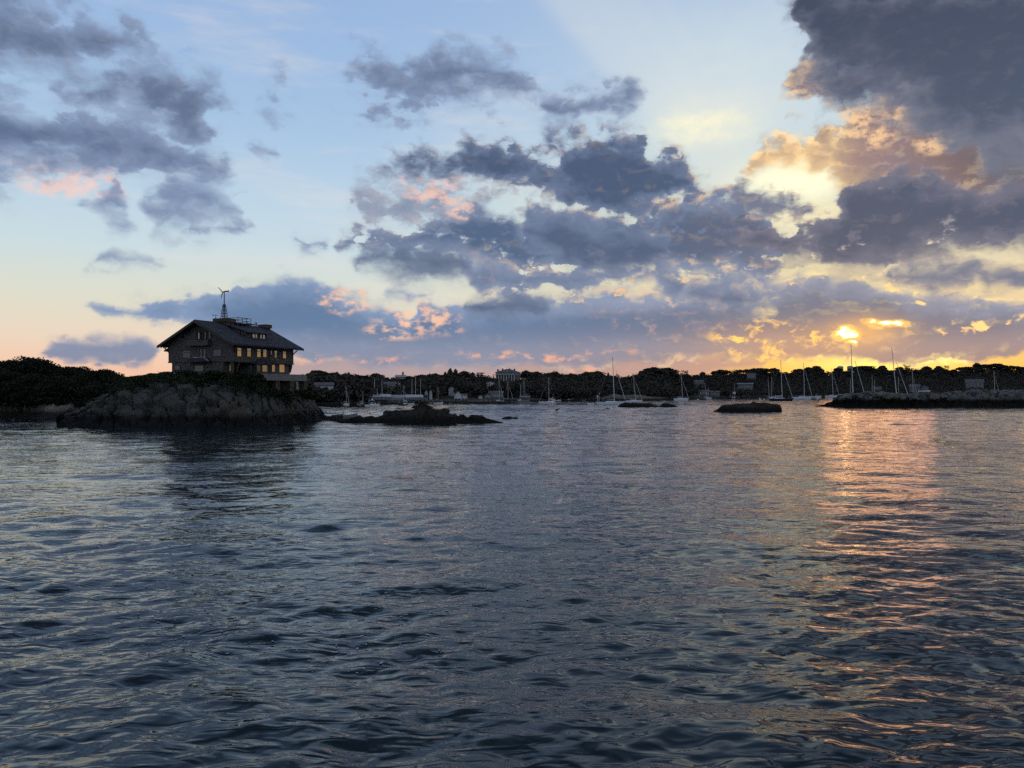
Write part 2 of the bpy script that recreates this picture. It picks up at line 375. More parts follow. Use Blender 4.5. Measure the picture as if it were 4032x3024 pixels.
def water_height(x, y, cell=0.0):
    wx = x + 0.5*vnoise(x*0.22, y*0.22, 3); wy = y + 0.5*vnoise(x*0.22, y*0.22, 4)
    rough = 0.85 + 0.60*vnoise(x*0.035, y*0.05, 11)
    z = np.zeros_like(x)
    for lam, th, ph, a in WAVES:
        k = 6.283/lam
        fade = np.clip(lam/(cell+1e-6)/2.5 - 0.9, 0, 1)
        s = np.sin(k*(wx*math.cos(th)+wy*math.sin(th))+ph)
        z += a*fade*(s + 0.18*np.cos(2*(k*(wx*math.cos(th)+wy*math.sin(th))+ph)))
    return z*rough*np.interp(np.hypot(x, y), [25, 140], [1.0, 0.78])
def build_water():
    rad = [3.0, 5.0]
    d = 7.0
    while d < 900: rad.append(d); d += min(0.5 if d < 300 else 1.0 if d < 520 else 3.0, max(0.055, d*d/3824.0*0.85)) if d > 5 else 0.5
    rad += [1000, 1300, 2000, 4000, 9000, 16000]
    rad = np.array(rad)
    th = list(np.radians(np.arange(-43, 43.01, 0.11)))
    th = list(np.radians(np.arange(-180, -43, 4.0))) + th + list(np.radians(np.arange(47, 180, 4.0)))
    th = np.array(th); nt_ = len(th)
    R, T = np.meshgrid(rad, th, indexing='ij')
    dr = np.gradient(rad)[:, None]*np.ones_like(T); dt = np.gradient(th)[None, :]*R
    cell = np.maximum(dr, dt)
    Xc = R*np.sin(T); Yc = R*np.cos(T)
    Z = water_height(Xc, Yc, cell)
    Z *= np.clip(1.4 - R/900.0, 0, 1)
    n = len(rad)
    co = np.stack([Xc, Yc, Z], -1).reshape(-1, 3)
    co = np.vstack([co, [[0, 0, 0]]])
    i, j = np.meshgrid(np.arange(n-1), np.arange(nt_), indexing='ij')
    j2 = (j+1) % nt_
    quads = np.stack([i*nt_+j, (i+1)*nt_+j, (i+1)*nt_+j2, i*nt_+j2], -1).reshape(-1, 4)[:, ::-1]
    c = n*nt_
    tris = np.stack([np.full(nt_, c), np.arange(nt_), (np.arange(nt_)+1) % nt_], -1)[:, ::-1]
    me = bpy.data.meshes.new('water')
    me.vertices.add(len(co)); me.vertices.foreach_set('co', co.ravel())
    nl_ = quads.size + tris.size
    me.loops.add(nl_); me.loops.foreach_set('vertex_index', np.concatenate([quads.ravel(), tris.ravel()]))
    npol = len(quads)+len(tris); me.polygons.add(npol)
    st = np.concatenate([np.arange(len(quads))*4, quads.size+np.arange(len(tris))*3])
    me.polygons.foreach_set('loop_start', st)
    me.polygons.foreach_set('use_smooth', np.ones(npol, bool))
    me.update(calc_edges=True)
    o = link(bpy.data.objects.new('water', me)); tag(o, kind='structure')
    return o
def m_water(t, b):
    tc = t.new('ShaderNodeTexCoord'); p = X(t, tc.outputs['Object'])
    sp = t.new('ShaderNodeSeparateXYZ'); t.l.new(p.o, sp.inputs[0])
    mp = t.new('ShaderNodeMapping'); t.l.new(p.o, mp.inputs[0]); mp.inputs['Rotation'].default_value = (0, 0, math.radians(-7)); mp.inputs['Scale'].default_value = (0.58, 1.30, 1)
    q = X(t, mp.outputs[0])
    n1 = t.noise(q, 0.9, 2.0, 0.5, 0.6); n2 = t.noise(q, 2.6, 1.2, 0.5, 0.8); n3 = t.noise(q, 6.5, 0.0, 0.5, 0.4)
    patch = t.ss(0.35, 0.65, t.noise(p, 0.06, 3.0, 0.55, 0.5), 0.35, 1.25)
    h = n1*0.046 + n2*0.028*patch + n3*0.0035*t.ss(0.9, 1.25, patch)
    far = t.m('SQRT', t.m('ADD', *(lambda s: (X(t, s.outputs[0])*X(t, s.outputs[0]), X(t, s.outputs[1])*X(t, s.outputs[1])))(sp)))   # the harbour beyond the islets is sheltered and calmer
    h = h*t.ss(60.0, 260.0, far, 1.0, 0.55)
    bp = t.new('ShaderNodeBump'); bp.inputs['Strength'].default_value = 1.0; bp.inputs['Distance'].default_value = 1.0
    t.l.new(h.o, bp.inputs['Height'])
    pset(t, b, base=(0.007, 0.020, 0.025, 1), rough=0.012, ior=1.333, normal=X(t, bp.outputs[0]))
M_WATER = mat('sea_water', m_water)
water = build_water(); water.data.materials.append(M_WATER)
# ------------------------------------------------------------------ placing by azimuth: the point on the water, or at a height, seen at a given spot
def depth(row): return EYE*F/(row - HZ)
def wx(px, d): return (px - 2016.0)/F*d
def wz(row, d): return EYE + (HZ - row)/F*d
def interp(pts, x):
    xs, ys = zip(*sorted(pts)); return np.interp(x, xs, ys)

# ------------------------------------------------------------------ numpy noise
def _h(ix, iy, iz, s):
    n = (ix*374761393 + iy*668265263 + iz*2147483647 + s*974634777) & 0xffffffff
    n = ((n ^ (n >> 13))*1274126177) & 0xffffffff
    n = ((n ^ (n >> 15))*2246822519) & 0xffffffff
    return ((n ^ (n >> 16)) & 0xffffff)/float(0x1000000)
def vn3(p, seed=0):
    i = np.floor(p).astype(np.int64); f = p - i; f = f*f*(3-2*f); out = 0
    for a in (0, 1):
        for b in (0, 1):
            for c in (0, 1):
                w = (f[:, 0] if a else 1-f[:, 0])*(f[:, 1] if b else 1-f[:, 1])*(f[:, 2] if c else 1-f[:, 2])
                out = out + w*_h(i[:, 0]+a, i[:, 1]+b, i[:, 2]+c, seed)
    return out
def fbm(p, seed=0, oct=4, g=0.5):
    a, s, o = 1.0, 0.0, 0.0
    for k in range(oct): o = o + a*(vn3(p*2.0**k, seed+k)-0.5); s += a; a *= g
    return o/s*2
def worley(p, seed=0):
    i = np.floor(p).astype(np.int64); f1 = np.full(len(p), 9.0); f2 = f1.copy(); idv = np.zeros(len(p))
    for a in (-1, 0, 1):
        for b in (-1, 0, 1):
            for c in (-1, 0, 1):
                q = i + np.array([a, b, c])
                pt = q + np.stack([_h(q[:, 0], q[:, 1], q[:, 2], seed+11), _h(q[:, 0], q[:, 1], q[:, 2], seed+23), _h(q[:, 0], q[:, 1], q[:, 2], seed+37)], -1)
                d = np.sqrt(((pt-p)**2).sum(1)); r = _h(q[:, 0], q[:, 1], q[:, 2], seed+51)
                m1 = d < f1
                f2 = np.where(m1, f1, np.minimum(f2, d)); idv = np.where(m1, r, idv); f1 = np.where(m1, d, f1)
    return f1, f2, idv

# ------------------------------------------------------------------ materials of land
def m_rock(base, dark, wet_z, warm=0.0, scale=1.0):
    def f(t, b):
        g = t.new('ShaderNodeNewGeometry'); p = X(t, g.outputs['Position'])
        s3 = t.new('ShaderNodeSeparateXYZ'); t.l.new(g.outputs['Position'], s3.inputs[0]); z = X(t, s3.outputs[2])
        n = t.noise(p, 0.45*scale, 6.0, 0.6, 0.3, dim='3D'); n2 = t.noise(p, 2.6*scale, 5.0, 0.65, dim='3D')
        c = t.ramp(n*0.6 + n2*0.4, [(0.30, tuple(v*0.42 for v in base)), (0.48, base), (0.62, tuple(min(1, v*1.5) for v in base))])
        c = t.mix(t.ss(0.55, 0.70, t.noise(p, 0.22*scale, 3.0, 0.5, dim='3D'))*0.55, c, (base[0]*1.15, base[1]*0.72, base[2]*0.45))
        c = t.mix(t.ss(wet_z+0.7, wet_z-0.5, z + (n2-0.5)*1.4), c, dark)
        h = n2*0.25 + t.noise(p, 9.0*scale, 3.0, 0.6, dim='3D')*0.05
        bp = t.new('ShaderNodeBump'); bp.inputs['Strength'].default_value = 0.8; bp.inputs['Distance'].default_value = 0.5; t.l.new(h.o, bp.inputs['Height'])
        pset(t, b, base=c, rough=0.9, spec=0.25, normal=X(t, bp.outputs[0]))
    return f
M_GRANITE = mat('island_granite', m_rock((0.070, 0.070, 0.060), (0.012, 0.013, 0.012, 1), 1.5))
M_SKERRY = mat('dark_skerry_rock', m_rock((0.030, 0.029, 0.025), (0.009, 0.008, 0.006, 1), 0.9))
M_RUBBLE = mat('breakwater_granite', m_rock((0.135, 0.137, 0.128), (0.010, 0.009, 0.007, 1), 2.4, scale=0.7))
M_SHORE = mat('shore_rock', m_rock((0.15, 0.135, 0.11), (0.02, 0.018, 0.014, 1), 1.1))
def m_leaf(a, c_):
    def f(t, b):
        g = t.new('ShaderNodeNewGeometry'); r = X(t, g.outputs['Random Per Island'])
        n = t.noise(X(t, g.outputs['Position']), 0.35, 3.0, 0.5, dim='3D')
        col_ = t.mix(t.m('ADD', r*0.6, n*0.6, clamp=True), a, c_)
        pset(t, b, base=col_, rough=0.8, spec=0.15)
    return f
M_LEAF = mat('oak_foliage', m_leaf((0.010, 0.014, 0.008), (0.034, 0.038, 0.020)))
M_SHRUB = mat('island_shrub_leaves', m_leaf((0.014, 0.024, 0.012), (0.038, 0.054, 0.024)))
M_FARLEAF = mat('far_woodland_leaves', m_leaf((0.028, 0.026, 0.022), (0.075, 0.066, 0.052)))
M_BARK = mat('bark', lambda t, b: pset(t, b, base=(0.035, 0.028, 0.022, 1), rough=0.9))
def m_soil(t, b):
    g = t.new('ShaderNodeNewGeometry'); p = X(t, g.outputs['Position'])
    n = t.noise(p, 0.05, 6.0, 0.6, dim='3D')
    s3 = t.new('ShaderNodeSeparateXYZ'); t.l.new(g.outputs['Position'], s3.inputs[0])
    c = t.ramp(n, [(0.35, (0.022, 0.026, 0.016)), (0.65, (0.055, 0.058, 0.036))])
    c = t.mix(t.ss(2.6, 1.4, X(t, s3.outputs[2]) + (n-0.5)*3.0), c, (0.07, 0.066, 0.056, 1))
    c = t.mix(t.ss(1.0, 0.5, X(t, s3.outputs[2])), c, (0.018, 0.016, 0.013, 1))
    pset(t, b, base=c, rough=0.95, spec=0.1)
M_SOIL = mat('wooded_ground', m_soil)

def grid_mesh(name, P, m, smooth=False):
    a, b_, _ = P.shape
    i, j = np.meshgrid(np.arange(a-1), np.arange(b_-1), indexing='ij')
    q = np.stack([i*b_+j, (i+1)*b_+j, (i+1)*b_+j+1, i*b_+j+1], -1).reshape(-1, 4)
    me = bpy.data.meshes.new(name); me.vertices.add(a*b_); me.vertices.foreach_set('co', P.reshape(-1))
    me.loops.add(q.size); me.loops.foreach_set('vertex_index', q.ravel()); me.polygons.add(len(q))
    me.polygons.foreach_set('loop_start', np.arange(len(q))*4)
    if smooth: me.polygons.foreach_set('use_smooth', np.ones(len(q), bool))
    me.update(calc_edges=True); me.materials.append(m)
    return link(bpy.data.objects.new(name, me))

def outcrop(name, prof, front, back, m, res=0.2, bould=1.2, amp=0.5, steep=3.0, seed=1, under=-1.0, ridge=0.45, rough=0.5):
    """rocky mound; prof: (px, row of its top), front/back: (px, distance) of the waterline in front and behind"""
    pxs = [p[0] for p in prof]; p0, p1 = min(pxs), max(pxs)
    dm = np.mean([d for _, d in front]); dm = dm + ridge*(np.mean([d for _, d in back])-dm)
    x0, x1 = wx(p0, dm), wx(p1, dm)
    nx = max(8, int((x1-x0)/res)); px = np.linspace(p0, p1, nx)
    f = interp(front, px); bk = interp(back, px); rd = f + (bk-f)*ridge
    zt = EYE + (HZ - interp(prof, px))/F*rd
    ny = max(10, int((np.mean(bk)-np.mean(f))/res)); v = np.linspace(0, 1, ny)
    P = np.zeros((nx, ny, 3))
    for j, s in enumerate(v):
        y = f + (bk-f)*s
        t = s/ridge if s < ridge else (1-s)/(1-ridge)
        h = 1 - (1-min(1, t))**steep
        P[:, j, 0] = (px-2016)/F*y; P[:, j, 1] = y; P[:, j, 2] = under + (zt-under)*h
    q = P.reshape(-1, 3)
    w = q/np.array([bould, bould, bould*0.8])
    w = w + 0.35*np.stack([fbm(q*0.8, seed+3, 2), fbm(q*0.8, seed+4, 2), fbm(q*0.8, seed+5, 2)], -1)
    f1, f2, idv = worley(w, seed)
    w2 = q*2.6/bould; g1, g2, id2 = worley(w2, seed+5)
    hgt = np.clip((q[:, 2]+0.4)/1.5, 0.15, 1)
    dsp = ((idv-0.5)*1.3 - np.clip(0.16-(f2-f1), 0, 1)*5.5)*amp + ((id2-0.5)*0.5 - np.clip(0.12-(g2-g1), 0, 1)*1.5)*amp*0.5 + fbm(q*rough, seed, 4)*amp*0.7
    dsp *= hgt
    q[:, 1] -= dsp*0.75; q[:, 2] += dsp*0.42; q[:, 0] += (vn3(w*1.7, seed+8)-0.5)*amp*0.6
    return grid_mesh(name, P, m)

def cards(pos, size, rng, flat=0.0, aspect=0.7):
    n = len(pos)
    a = rng.normal(size=(n, 3)); a[:, 2] *= (1-flat); a /= np.linalg.norm(a, axis=1)[:, None]
    b = np.cross(a, rng.normal(size=(n, 3))); b /= np.linalg.norm(b, axis=1)[:, None]
    s = size*(0.55+0.9*rng.rand(n))[:, None]
    a = a*s; b = b*s*aspect
    V = np.stack([pos-a-b*0.3, pos-b+a*0.2, pos+a+b*0.2, pos+b-a*0.25], 1).reshape(-1, 3)
    return V
def cards_mesh(name, V, m):
    n = len(V)//4
    me = bpy.data.meshes.new(name); me.vertices.add(len(V)); me.vertices.foreach_set('co', V.reshape(-1))
    me.loops.add(len(V)); me.loops.foreach_set('vertex_index', np.arange(len(V))); me.polygons.add(n)
    me.polygons.foreach_set('loop_start', np.arange(n)*4)
    me.update(calc_edges=True); me.materials.append(m); return me
def ball(rng, n, shell=0.55):
    d = rng.normal(size=(n, 3)); d /= np.linalg.norm(d, axis=1)[:, None]
    return d*(shell+(1-shell)*rng.rand(n)**0.5)[:, None]

def tube(V, Fc, p0, p1, r0, r1, n=6):
    p0, p1 = Vector(p0), Vector(p1); d = (p1-p0).normalized()
    a = d.orthogonal().normalized(); b = d.cross(a); k = len(V)
    for p, r in ((p0, r0), (p1, r1)):
        for i in range(n):
            t = 6.28318*i/n; V.append(tuple(p + a*(r*math.cos(t)) + b*(r*math.sin(t))))
    for i in range(n): j = (i+1) % n; Fc.append((k+i, k+j, k+n+j, k+n+i))
    Fc.append(tuple(range(k+n-1, k-1, -1))); Fc.append(tuple(range(k+n, k+2*n)))

# a crown is clumps of leaves on limbs; kinds: round, flat (umbrella), loose, pine
def make_tree_meshes(kind, seed, leaf, per, m, nclump):
    rng = np.random.RandomState(seed); V = []; Fc = []; L = []
    th = 0.42 if kind != 'pine' else 0.95
    lean = rng.randn(2)*0.05
    top = np.array([lean[0], lean[1], th])
    tube(V, Fc, (0, 0, -0.05), (lean[0]*0.5, lean[1]*0.5, th*0.55), 0.035, 0.026); tube(V, Fc, (lean[0]*0.5, lean[1]*0.5, th*0.53), tuple(top), 0.026, 0.012)
    for i in range(nclump):
        a = i*2.399963 + rng.rand(); q = (i+0.5)/nclump
        if kind == 'round': c = np.array([math.cos(a)*0.36*math.sqrt(q), math.sin(a)*0.36*math.sqrt(q), 0.52+0.36*(1-q)**0.7*rng.uniform(0.55, 1.0) - 0.14*(q > .6)]); r = 0.15+0.06*rng.rand()
        elif kind == 'flat': c = np.array([math.cos(a)*0.52*math.sqrt(q), math.sin(a)*0.52*math.sqrt(q), 0.82-0.22*q+rng.randn()*0.04]); r = 0.14+0.06*rng.rand()
        elif kind == 'loose': c = np.array([math.cos(a)*0.36*math.sqrt(q), math.sin(a)*0.36*math.sqrt(q), 0.42+0.5*rng.rand()]); r = 0.09+0.06*rng.rand()
        else: zz = 0.28+0.68*q; c = np.array([math.cos(a)*0.26*(1.1-q), math.sin(a)*0.26*(1.1-q), zz]); r = 0.07+0.10*(1-q)
        st = np.array([lean[0]*0.6, lean[1]*0.6, th*(0.5+0.45*rng.rand())]) if kind != 'pine' else np.array([0, 0, c[2]-0.02])
        if kind != 'pine' or i % 2: tube(V, Fc, tuple(st), tuple(c), 0.011, 0.004, 5)
        k = int(per*(r/0.15)**2*(0.6 if kind == 'loose' else 1)); s = np.array([1.2, 1.2, 0.62 if kind != 'pine' else 0.45])
        L.append(c + ball(rng, k, 0.35)*r*s + rng.normal(size=(k, 3))*0.012)
    me1 = bpy.data.meshes.new('trunk'); me1.from_pydata(V, [], Fc); me1.update(); me1.materials.append(M_BARK)
    me2 = cards_mesh('crown', cards(np.vstack(L), leaf, rng), m)
    return me1, me2
def place_tree(name, meshes, x, y, z, h, w=1.0, rz=0.0, label=None, cat='tree', group=None):
    r = link(bpy.data.objects.new(name, None)); r.empty_display_size = 0.5
    r.location = (x, y, z); r.scale = (h*w, h*w, h); r.rotation_euler = (0, 0, rz)
    tag(r, label, cat, group)
    for nme, me in (('trunk', meshes[0]), ('crown', meshes[1])):
        o = link(bpy.data.objects.new(nme, me)); o.parent = r
    return r

# ------------------------------------------------------------------ the house island
ISL_PROF = [(226,1676),(228,1652),(240,1640),(270,1622),(325,1604),(380,1582),(420,1560),(456,1546),(480,1528),(510,1516),(560,1506),(620,1500),(680,1494),(760,1494),(900,1496),(1000,1500),(1040,1520),(1060,1542),(1100,1549),(1160,1547),(1205,1547),(1226,1556),(1243,1588),(1262,1620),(1288,1644),(1304,1655)]
island = outcrop('rocky_island', ISL_PROF, [(226,112.5),(500,111),(900,110),(1050,114),(1180,128),(1300,140)], [(226,118),(320,128),(480,142),(900,150),(1150,150),(1300,146)], M_GRANITE, res=0.17, bould=2.6, amp=1.5, steep=4.0, seed=4, ridge=0.36, rough=0.35)
tag(island, 'high grey granite island with a dark wet waterline, carrying the big shingled house', 'rock')
# everything that grows over its top and down its right flank
def isl_surface():
    n = len(island.data.vertices); c = np.zeros(n*3); island.data.vertices.foreach_get('co', c); return c.reshape(-1, 3)
_c = isl_surface(); _g = np.random.RandomState(5)
_px = 2016 + _c[:, 0]/_c[:, 1]*F; _row = HZ - (_c[:, 2]-EYE)/_c[:, 1]*F
lowlim = interp([(380,1560),(460,1550),(560,1530),(620,1515),(700,1518),(760,1530),(830,1525),(900,1528),(980,1560),(1020,1590),(1060,1590),(1150,1600),(1230,1620),(1300,1640)], _px)
nz = fbm(_c*0.35, 21, 3)
dens = (_row < lowlim + nz*40) & (_px > 430) & (_px < 1262) & (_c[:, 2] > 2.4) & (_c[:, 1] < 128)
dens &= ~((_px > 1040) & (nz < 0.05) & (_row > 1545))
sel = np.where(dens)[0]; sel = _g.choice(sel, min(9000, len(sel)*2), replace=True)
base = _c[sel]; hh = 0.55 + 0.5*np.clip(fbm(base*0.5, 31, 3), -1, 1)
Ls = base + np.stack([_g.randn(len(sel))*0.18, _g.randn(len(sel))*0.18, hh*_g.rand(len(sel))*1.25], -1)
Ls = np.vstack([Ls]*3) + _g.normal(size=(len(sel)*3, 3))*0.13
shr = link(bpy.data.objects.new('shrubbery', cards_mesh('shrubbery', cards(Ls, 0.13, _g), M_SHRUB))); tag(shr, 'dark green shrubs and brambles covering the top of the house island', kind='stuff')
bush_sets = [make_tree_meshes('round', 60+i, 0.035, 260, M_SHRUB, 14) for i in range(3)]
for i, (px, row, d, h, w, lab) in enumerate([
    (500, 1484, 124, 2.4, 1.0, 'thin dark bush at the far left foot of the island shrubs, against pink sky'),
    (545, 1479, 123, 2.3, 1.5, 'broad low bush left of the island slope, next to the thin bush'),
    (598, 1471, 122, 2.2, 1.6, 'rounded dark bush at the top left brow of the island'),
    (650, 1464, 121, 1.9, 1.6, 'dense bush touching the left corner of the house'),
    (740, 1459, 119, 1.9, 1.7, 'dark bush in front of the low window under the gable'),
    (845, 1460, 118, 1.9, 1.9, 'wide bush below the gable wall, near the house corner'),
    (945, 1462, 116.5, 1.7, 1.6, 'bush in front of the dark porch beside the amber twin window'),
    (1010, 1470, 116, 2.2, 1.3, 'bush at the left end of the pale terrace wall'),
    (1068, 1530, 121, 1.8, 1.6, 'low bush under the left openings of the terrace'),
    (1128, 1538, 122.5, 1.6, 1.7, 'low bush at the foot of the middle terrace pier'),
    (1190, 1534, 124.5, 1.9, 1.5, 'bush at the foot of the right terrace pier'),
    (1228, 1548, 128, 1.7, 1.5, 'rightmost bush, on the slope just past the terrace')]):
    z = wz(row, d) - h*0.93
    place_tree('bush', bush_sets[i % 3], wx(px, d), d, z, h, w, i*1.3, lab, 'bush', 'bushes round the island house')

# ------------------------------------------------------------------ skerries and other rocks
def rk(name, prof, water_row, thick, m, label, cat='rock', **k):
    d = depth(water_row); p0 = min(p[0] for p in prof); p1 = max(p[0] for p in prof)
    pm = (p0+p1)/2
    o = outcrop(name, prof, [(p0, d+thick*0.35), (pm, d), (p1, d+thick*0.35)], [(p0, d+thick*0.6), (pm, d+thick), (p1, d+thick*0.6)], m, **k)
    tag(o, label, cat); return o
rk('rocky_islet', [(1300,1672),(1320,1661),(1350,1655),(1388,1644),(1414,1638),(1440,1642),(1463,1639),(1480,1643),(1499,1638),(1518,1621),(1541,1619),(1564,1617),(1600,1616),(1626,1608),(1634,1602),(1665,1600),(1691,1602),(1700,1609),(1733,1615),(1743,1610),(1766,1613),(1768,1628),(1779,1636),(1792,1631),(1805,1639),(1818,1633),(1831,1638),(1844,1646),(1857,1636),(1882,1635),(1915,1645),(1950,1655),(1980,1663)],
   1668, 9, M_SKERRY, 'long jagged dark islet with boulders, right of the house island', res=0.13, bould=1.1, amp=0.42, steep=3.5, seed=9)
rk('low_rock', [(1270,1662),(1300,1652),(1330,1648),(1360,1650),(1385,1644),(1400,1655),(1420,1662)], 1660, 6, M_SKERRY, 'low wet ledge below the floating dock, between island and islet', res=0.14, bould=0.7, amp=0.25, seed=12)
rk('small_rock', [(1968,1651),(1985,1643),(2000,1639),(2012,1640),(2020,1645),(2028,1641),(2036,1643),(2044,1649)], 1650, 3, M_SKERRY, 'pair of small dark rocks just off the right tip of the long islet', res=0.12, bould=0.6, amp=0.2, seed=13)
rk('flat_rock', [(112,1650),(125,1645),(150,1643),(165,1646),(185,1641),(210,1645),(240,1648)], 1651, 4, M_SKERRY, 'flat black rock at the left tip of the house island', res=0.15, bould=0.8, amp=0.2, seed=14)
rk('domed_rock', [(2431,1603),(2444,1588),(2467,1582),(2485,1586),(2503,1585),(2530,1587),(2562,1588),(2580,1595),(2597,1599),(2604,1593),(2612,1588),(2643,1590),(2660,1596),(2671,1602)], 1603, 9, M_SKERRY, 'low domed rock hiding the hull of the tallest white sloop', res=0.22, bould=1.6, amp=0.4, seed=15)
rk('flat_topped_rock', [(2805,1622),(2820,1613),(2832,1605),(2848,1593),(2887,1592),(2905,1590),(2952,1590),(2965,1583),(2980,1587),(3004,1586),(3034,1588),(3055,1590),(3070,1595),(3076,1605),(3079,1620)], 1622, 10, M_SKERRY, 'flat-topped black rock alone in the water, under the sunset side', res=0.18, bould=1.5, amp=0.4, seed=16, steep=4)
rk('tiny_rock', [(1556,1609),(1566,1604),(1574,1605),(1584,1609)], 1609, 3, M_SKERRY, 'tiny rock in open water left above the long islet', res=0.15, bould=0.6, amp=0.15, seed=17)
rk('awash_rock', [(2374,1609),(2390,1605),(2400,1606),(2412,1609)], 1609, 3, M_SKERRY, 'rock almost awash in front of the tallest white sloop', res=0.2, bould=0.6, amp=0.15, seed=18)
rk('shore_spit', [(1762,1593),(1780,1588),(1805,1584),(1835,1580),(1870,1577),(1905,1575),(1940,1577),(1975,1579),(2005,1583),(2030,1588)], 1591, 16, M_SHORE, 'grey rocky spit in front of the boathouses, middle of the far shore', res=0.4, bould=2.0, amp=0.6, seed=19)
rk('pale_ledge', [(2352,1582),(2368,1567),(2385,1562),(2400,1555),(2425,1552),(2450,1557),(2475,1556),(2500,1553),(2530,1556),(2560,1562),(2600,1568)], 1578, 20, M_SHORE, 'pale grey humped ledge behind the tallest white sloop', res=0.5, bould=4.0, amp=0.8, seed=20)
rk('breakwater', [(3200,1603),(3240,1592),(3275,1582),(3288,1566),(3310,1554),(3350,1550),(3400,1546),(3460,1541),(3500,1545),(3560,1551),(3620,1550),(3700,1549),(3780,1543),(3830,1537),(3900,1539),(3960,1537),(4032,1540),(4200,1540),(4400,1545)], 1602, 15, M_RUBBLE, 'long breakwater of pale tumbled boulders over a black tide line, right edge', cat='breakwater', res=0.26, bould=1.9, amp=1.6, steep=2.6, seed=22)
def boulder_mesh(seed):
    bm = bmesh.new(); bmesh.ops.create_icosphere(bm, subdivisions=3, radius=1.0)
    P = np.array([v.co[:] for v in bm.verts]); f1, f2, idv = worley(P*1.1+seed*3.7, seed); k = 0.82 + idv*0.22 - f1*0.12 + 0.12*fbm(P*1.5+seed, seed, 3)
    for v, s in zip(bm.verts, k): v.co = v.co*float(s)
    me = bpy.data.meshes.new('boulder'); bm.to_mesh(me); bm.free(); me.materials.append(M_RUBBLE); return me
BL = [boulder_mesh(i) for i in range(6)]; _q = np.random.RandomState(8)
for i in range(64):
    px = 3300 + i*11.8 + _q.rand()*6; d = depth(1602) + 4 + _q.rand()*3
    top = interp([(3300,1550),(3460,1537),(3560,1547),(3700,1546),(3830,1532),(4100,1536)], px) + _q.rand()*14
    o = link(bpy.data.objects.new('boulder', BL[i % 6])); s = 0.5+0.9*_q.rand()**1.5
    o.location = (wx(px, d), d-(top-1535)*0.12, wz(top, d)-s*0.6); o.scale = (s*1.25, s, s*0.8); o.rotation_euler = (_q.rand(), _q.rand(), _q.rand()*6)
    tag(o, 'pale angular boulder piled on the crest of the breakwater at the right', 'boulder', 'boulders along the breakwater crest')

# ------------------------------------------------------------------ the wooded headland at the left
def headland():
    pxs = np.linspace(-700, 760, 180); v = np.linspace(0, 1, 60); P = np.zeros((180, 60, 3))
    for i, px in enumerate(pxs):
        for j, s in enumerate(v):
            d = 156 + s*75 + 2.5*math.sin(px*0.02) ; z = -0.8 + 3.2*min(1, s/0.05) + 3.0*min(1, max(0, (s-0.05)/0.5)) - 7.0*max(0, s-0.7)/0.3
            P[i, j] = (wx(px, d), d, z)
    q = P.reshape(-1, 3); f1, f2, idv = worley(q*0.5, 3)
    k = np.clip(1.2-(q[:, 2]-2.2)/1.5, 0, 1)*np.clip((q[:, 2]+1.2), 0, 1)
    q[:, 2] += ((idv-0.5)*1.6 - np.clip(0.15-(f2-f1), 0, 1)*3)*0.6*k; q[:, 1] -= (idv-0.5)*1.2*k
    o = grid_mesh('headland', P, M_SHORE); tag(o, kind='structure')
headland()
near_sets = {'round': [make_tree_meshes('round', 100+i, 0.022, 330, M_LEAF, 30) for i in range(4)], 'flat': [make_tree_meshes('flat', 120+i, 0.020, 260, M_LEAF, 26) for i in range(2)], 'loose': [make_tree_meshes('loose', 130+i, 0.018, 240, M_LEAF, 22) for i in range(2)]}
HL = [ # px, top row, distance, height, width, kind, label
 (112, 1405, 172, 9.6, 1.25, 'flat', 'tallest broad-crowned tree on the left headland'),
 (15, 1417, 174, 9.0, 1.1, 'round', 'dense round tree at the left edge of the picture'),
 (60, 1416, 170, 8.6, 1.0, 'round', 'round tree between the left edge and the tallest headland tree'),
 (172, 1428, 171, 8.2, 0.9, 'round', 'sloping-crowned tree just right of the tallest headland tree'),
 (205, 1441, 173, 7.4, 0.8, 'loose', 'thin airy tree in the dip of the headland skyline'),
 (272, 1438, 171, 8.0, 1.15, 'round', 'rounded tree in the middle of the headland skyline'),
 (318, 1440, 174, 7.6, 0.8, 'loose', 'lacy tree with sky showing through, right of the middle headland tree'),
 (398, 1446, 168, 7.6, 1.0, 'flat', 'umbrella-shaped tree standing out near the right end of the headland'),
 (452, 1472, 167, 5.8, 0.85, 'round', 'small tree at the right end of the headland, nearest the island'),
 (355, 1456, 170, 7.0, 0.9, 'round', 'low tree between the lacy tree and the umbrella tree'),
 (505, 1492, 175, 5.0, 1.0, 'round', 'dark tree behind the left slope of the island')]
for i, (px, row, d, h, w, kd, lab) in enumerate(HL):
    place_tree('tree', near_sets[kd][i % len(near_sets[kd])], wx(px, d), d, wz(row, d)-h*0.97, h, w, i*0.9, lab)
_t = np.random.RandomState(3)
for i in range(46):
    px = -330 + i*17.5 + _t.rand()*8; d = 160 + _t.rand()*9
    row = interp([(-400,1440),(0,1458),(112,1455),(200,1478),(280,1476),(350,1484),(400,1500),(466,1520),(520,1535)], px) + _t.rand()*45
    h = 6.2+_t.rand()*1.2
    place_tree('tree', near_sets['round'][i % 4], wx(px, d), d, wz(row, d)-h*0.95, h, 1.0+0.3*_t.rand(), _t.rand()*6, 'dark leafy tree in the packed front of the left headland', 'tree', 'trees filling the slope of the left headland')
_n = 15000; _pp = np.stack([_t.uniform(-700, 560, _n), 158+_t.rand(_n)*8, _t.rand(_n)**1.3], -1)
Vh = np.stack([wx(_pp[:, 0], _pp[:, 1]), _pp[:, 1], 2.3 + _pp[:, 2]*3.6 + (_pp[:, 1]-158)*0.3], -1)
ug = link(bpy.data.objects.new('undergrowth', cards_mesh('undergrowth', cards(Vh, 0.28, _t), M_LEAF))); tag(ug, 'dark scrub along the foot of the left headland', kind='stuff')

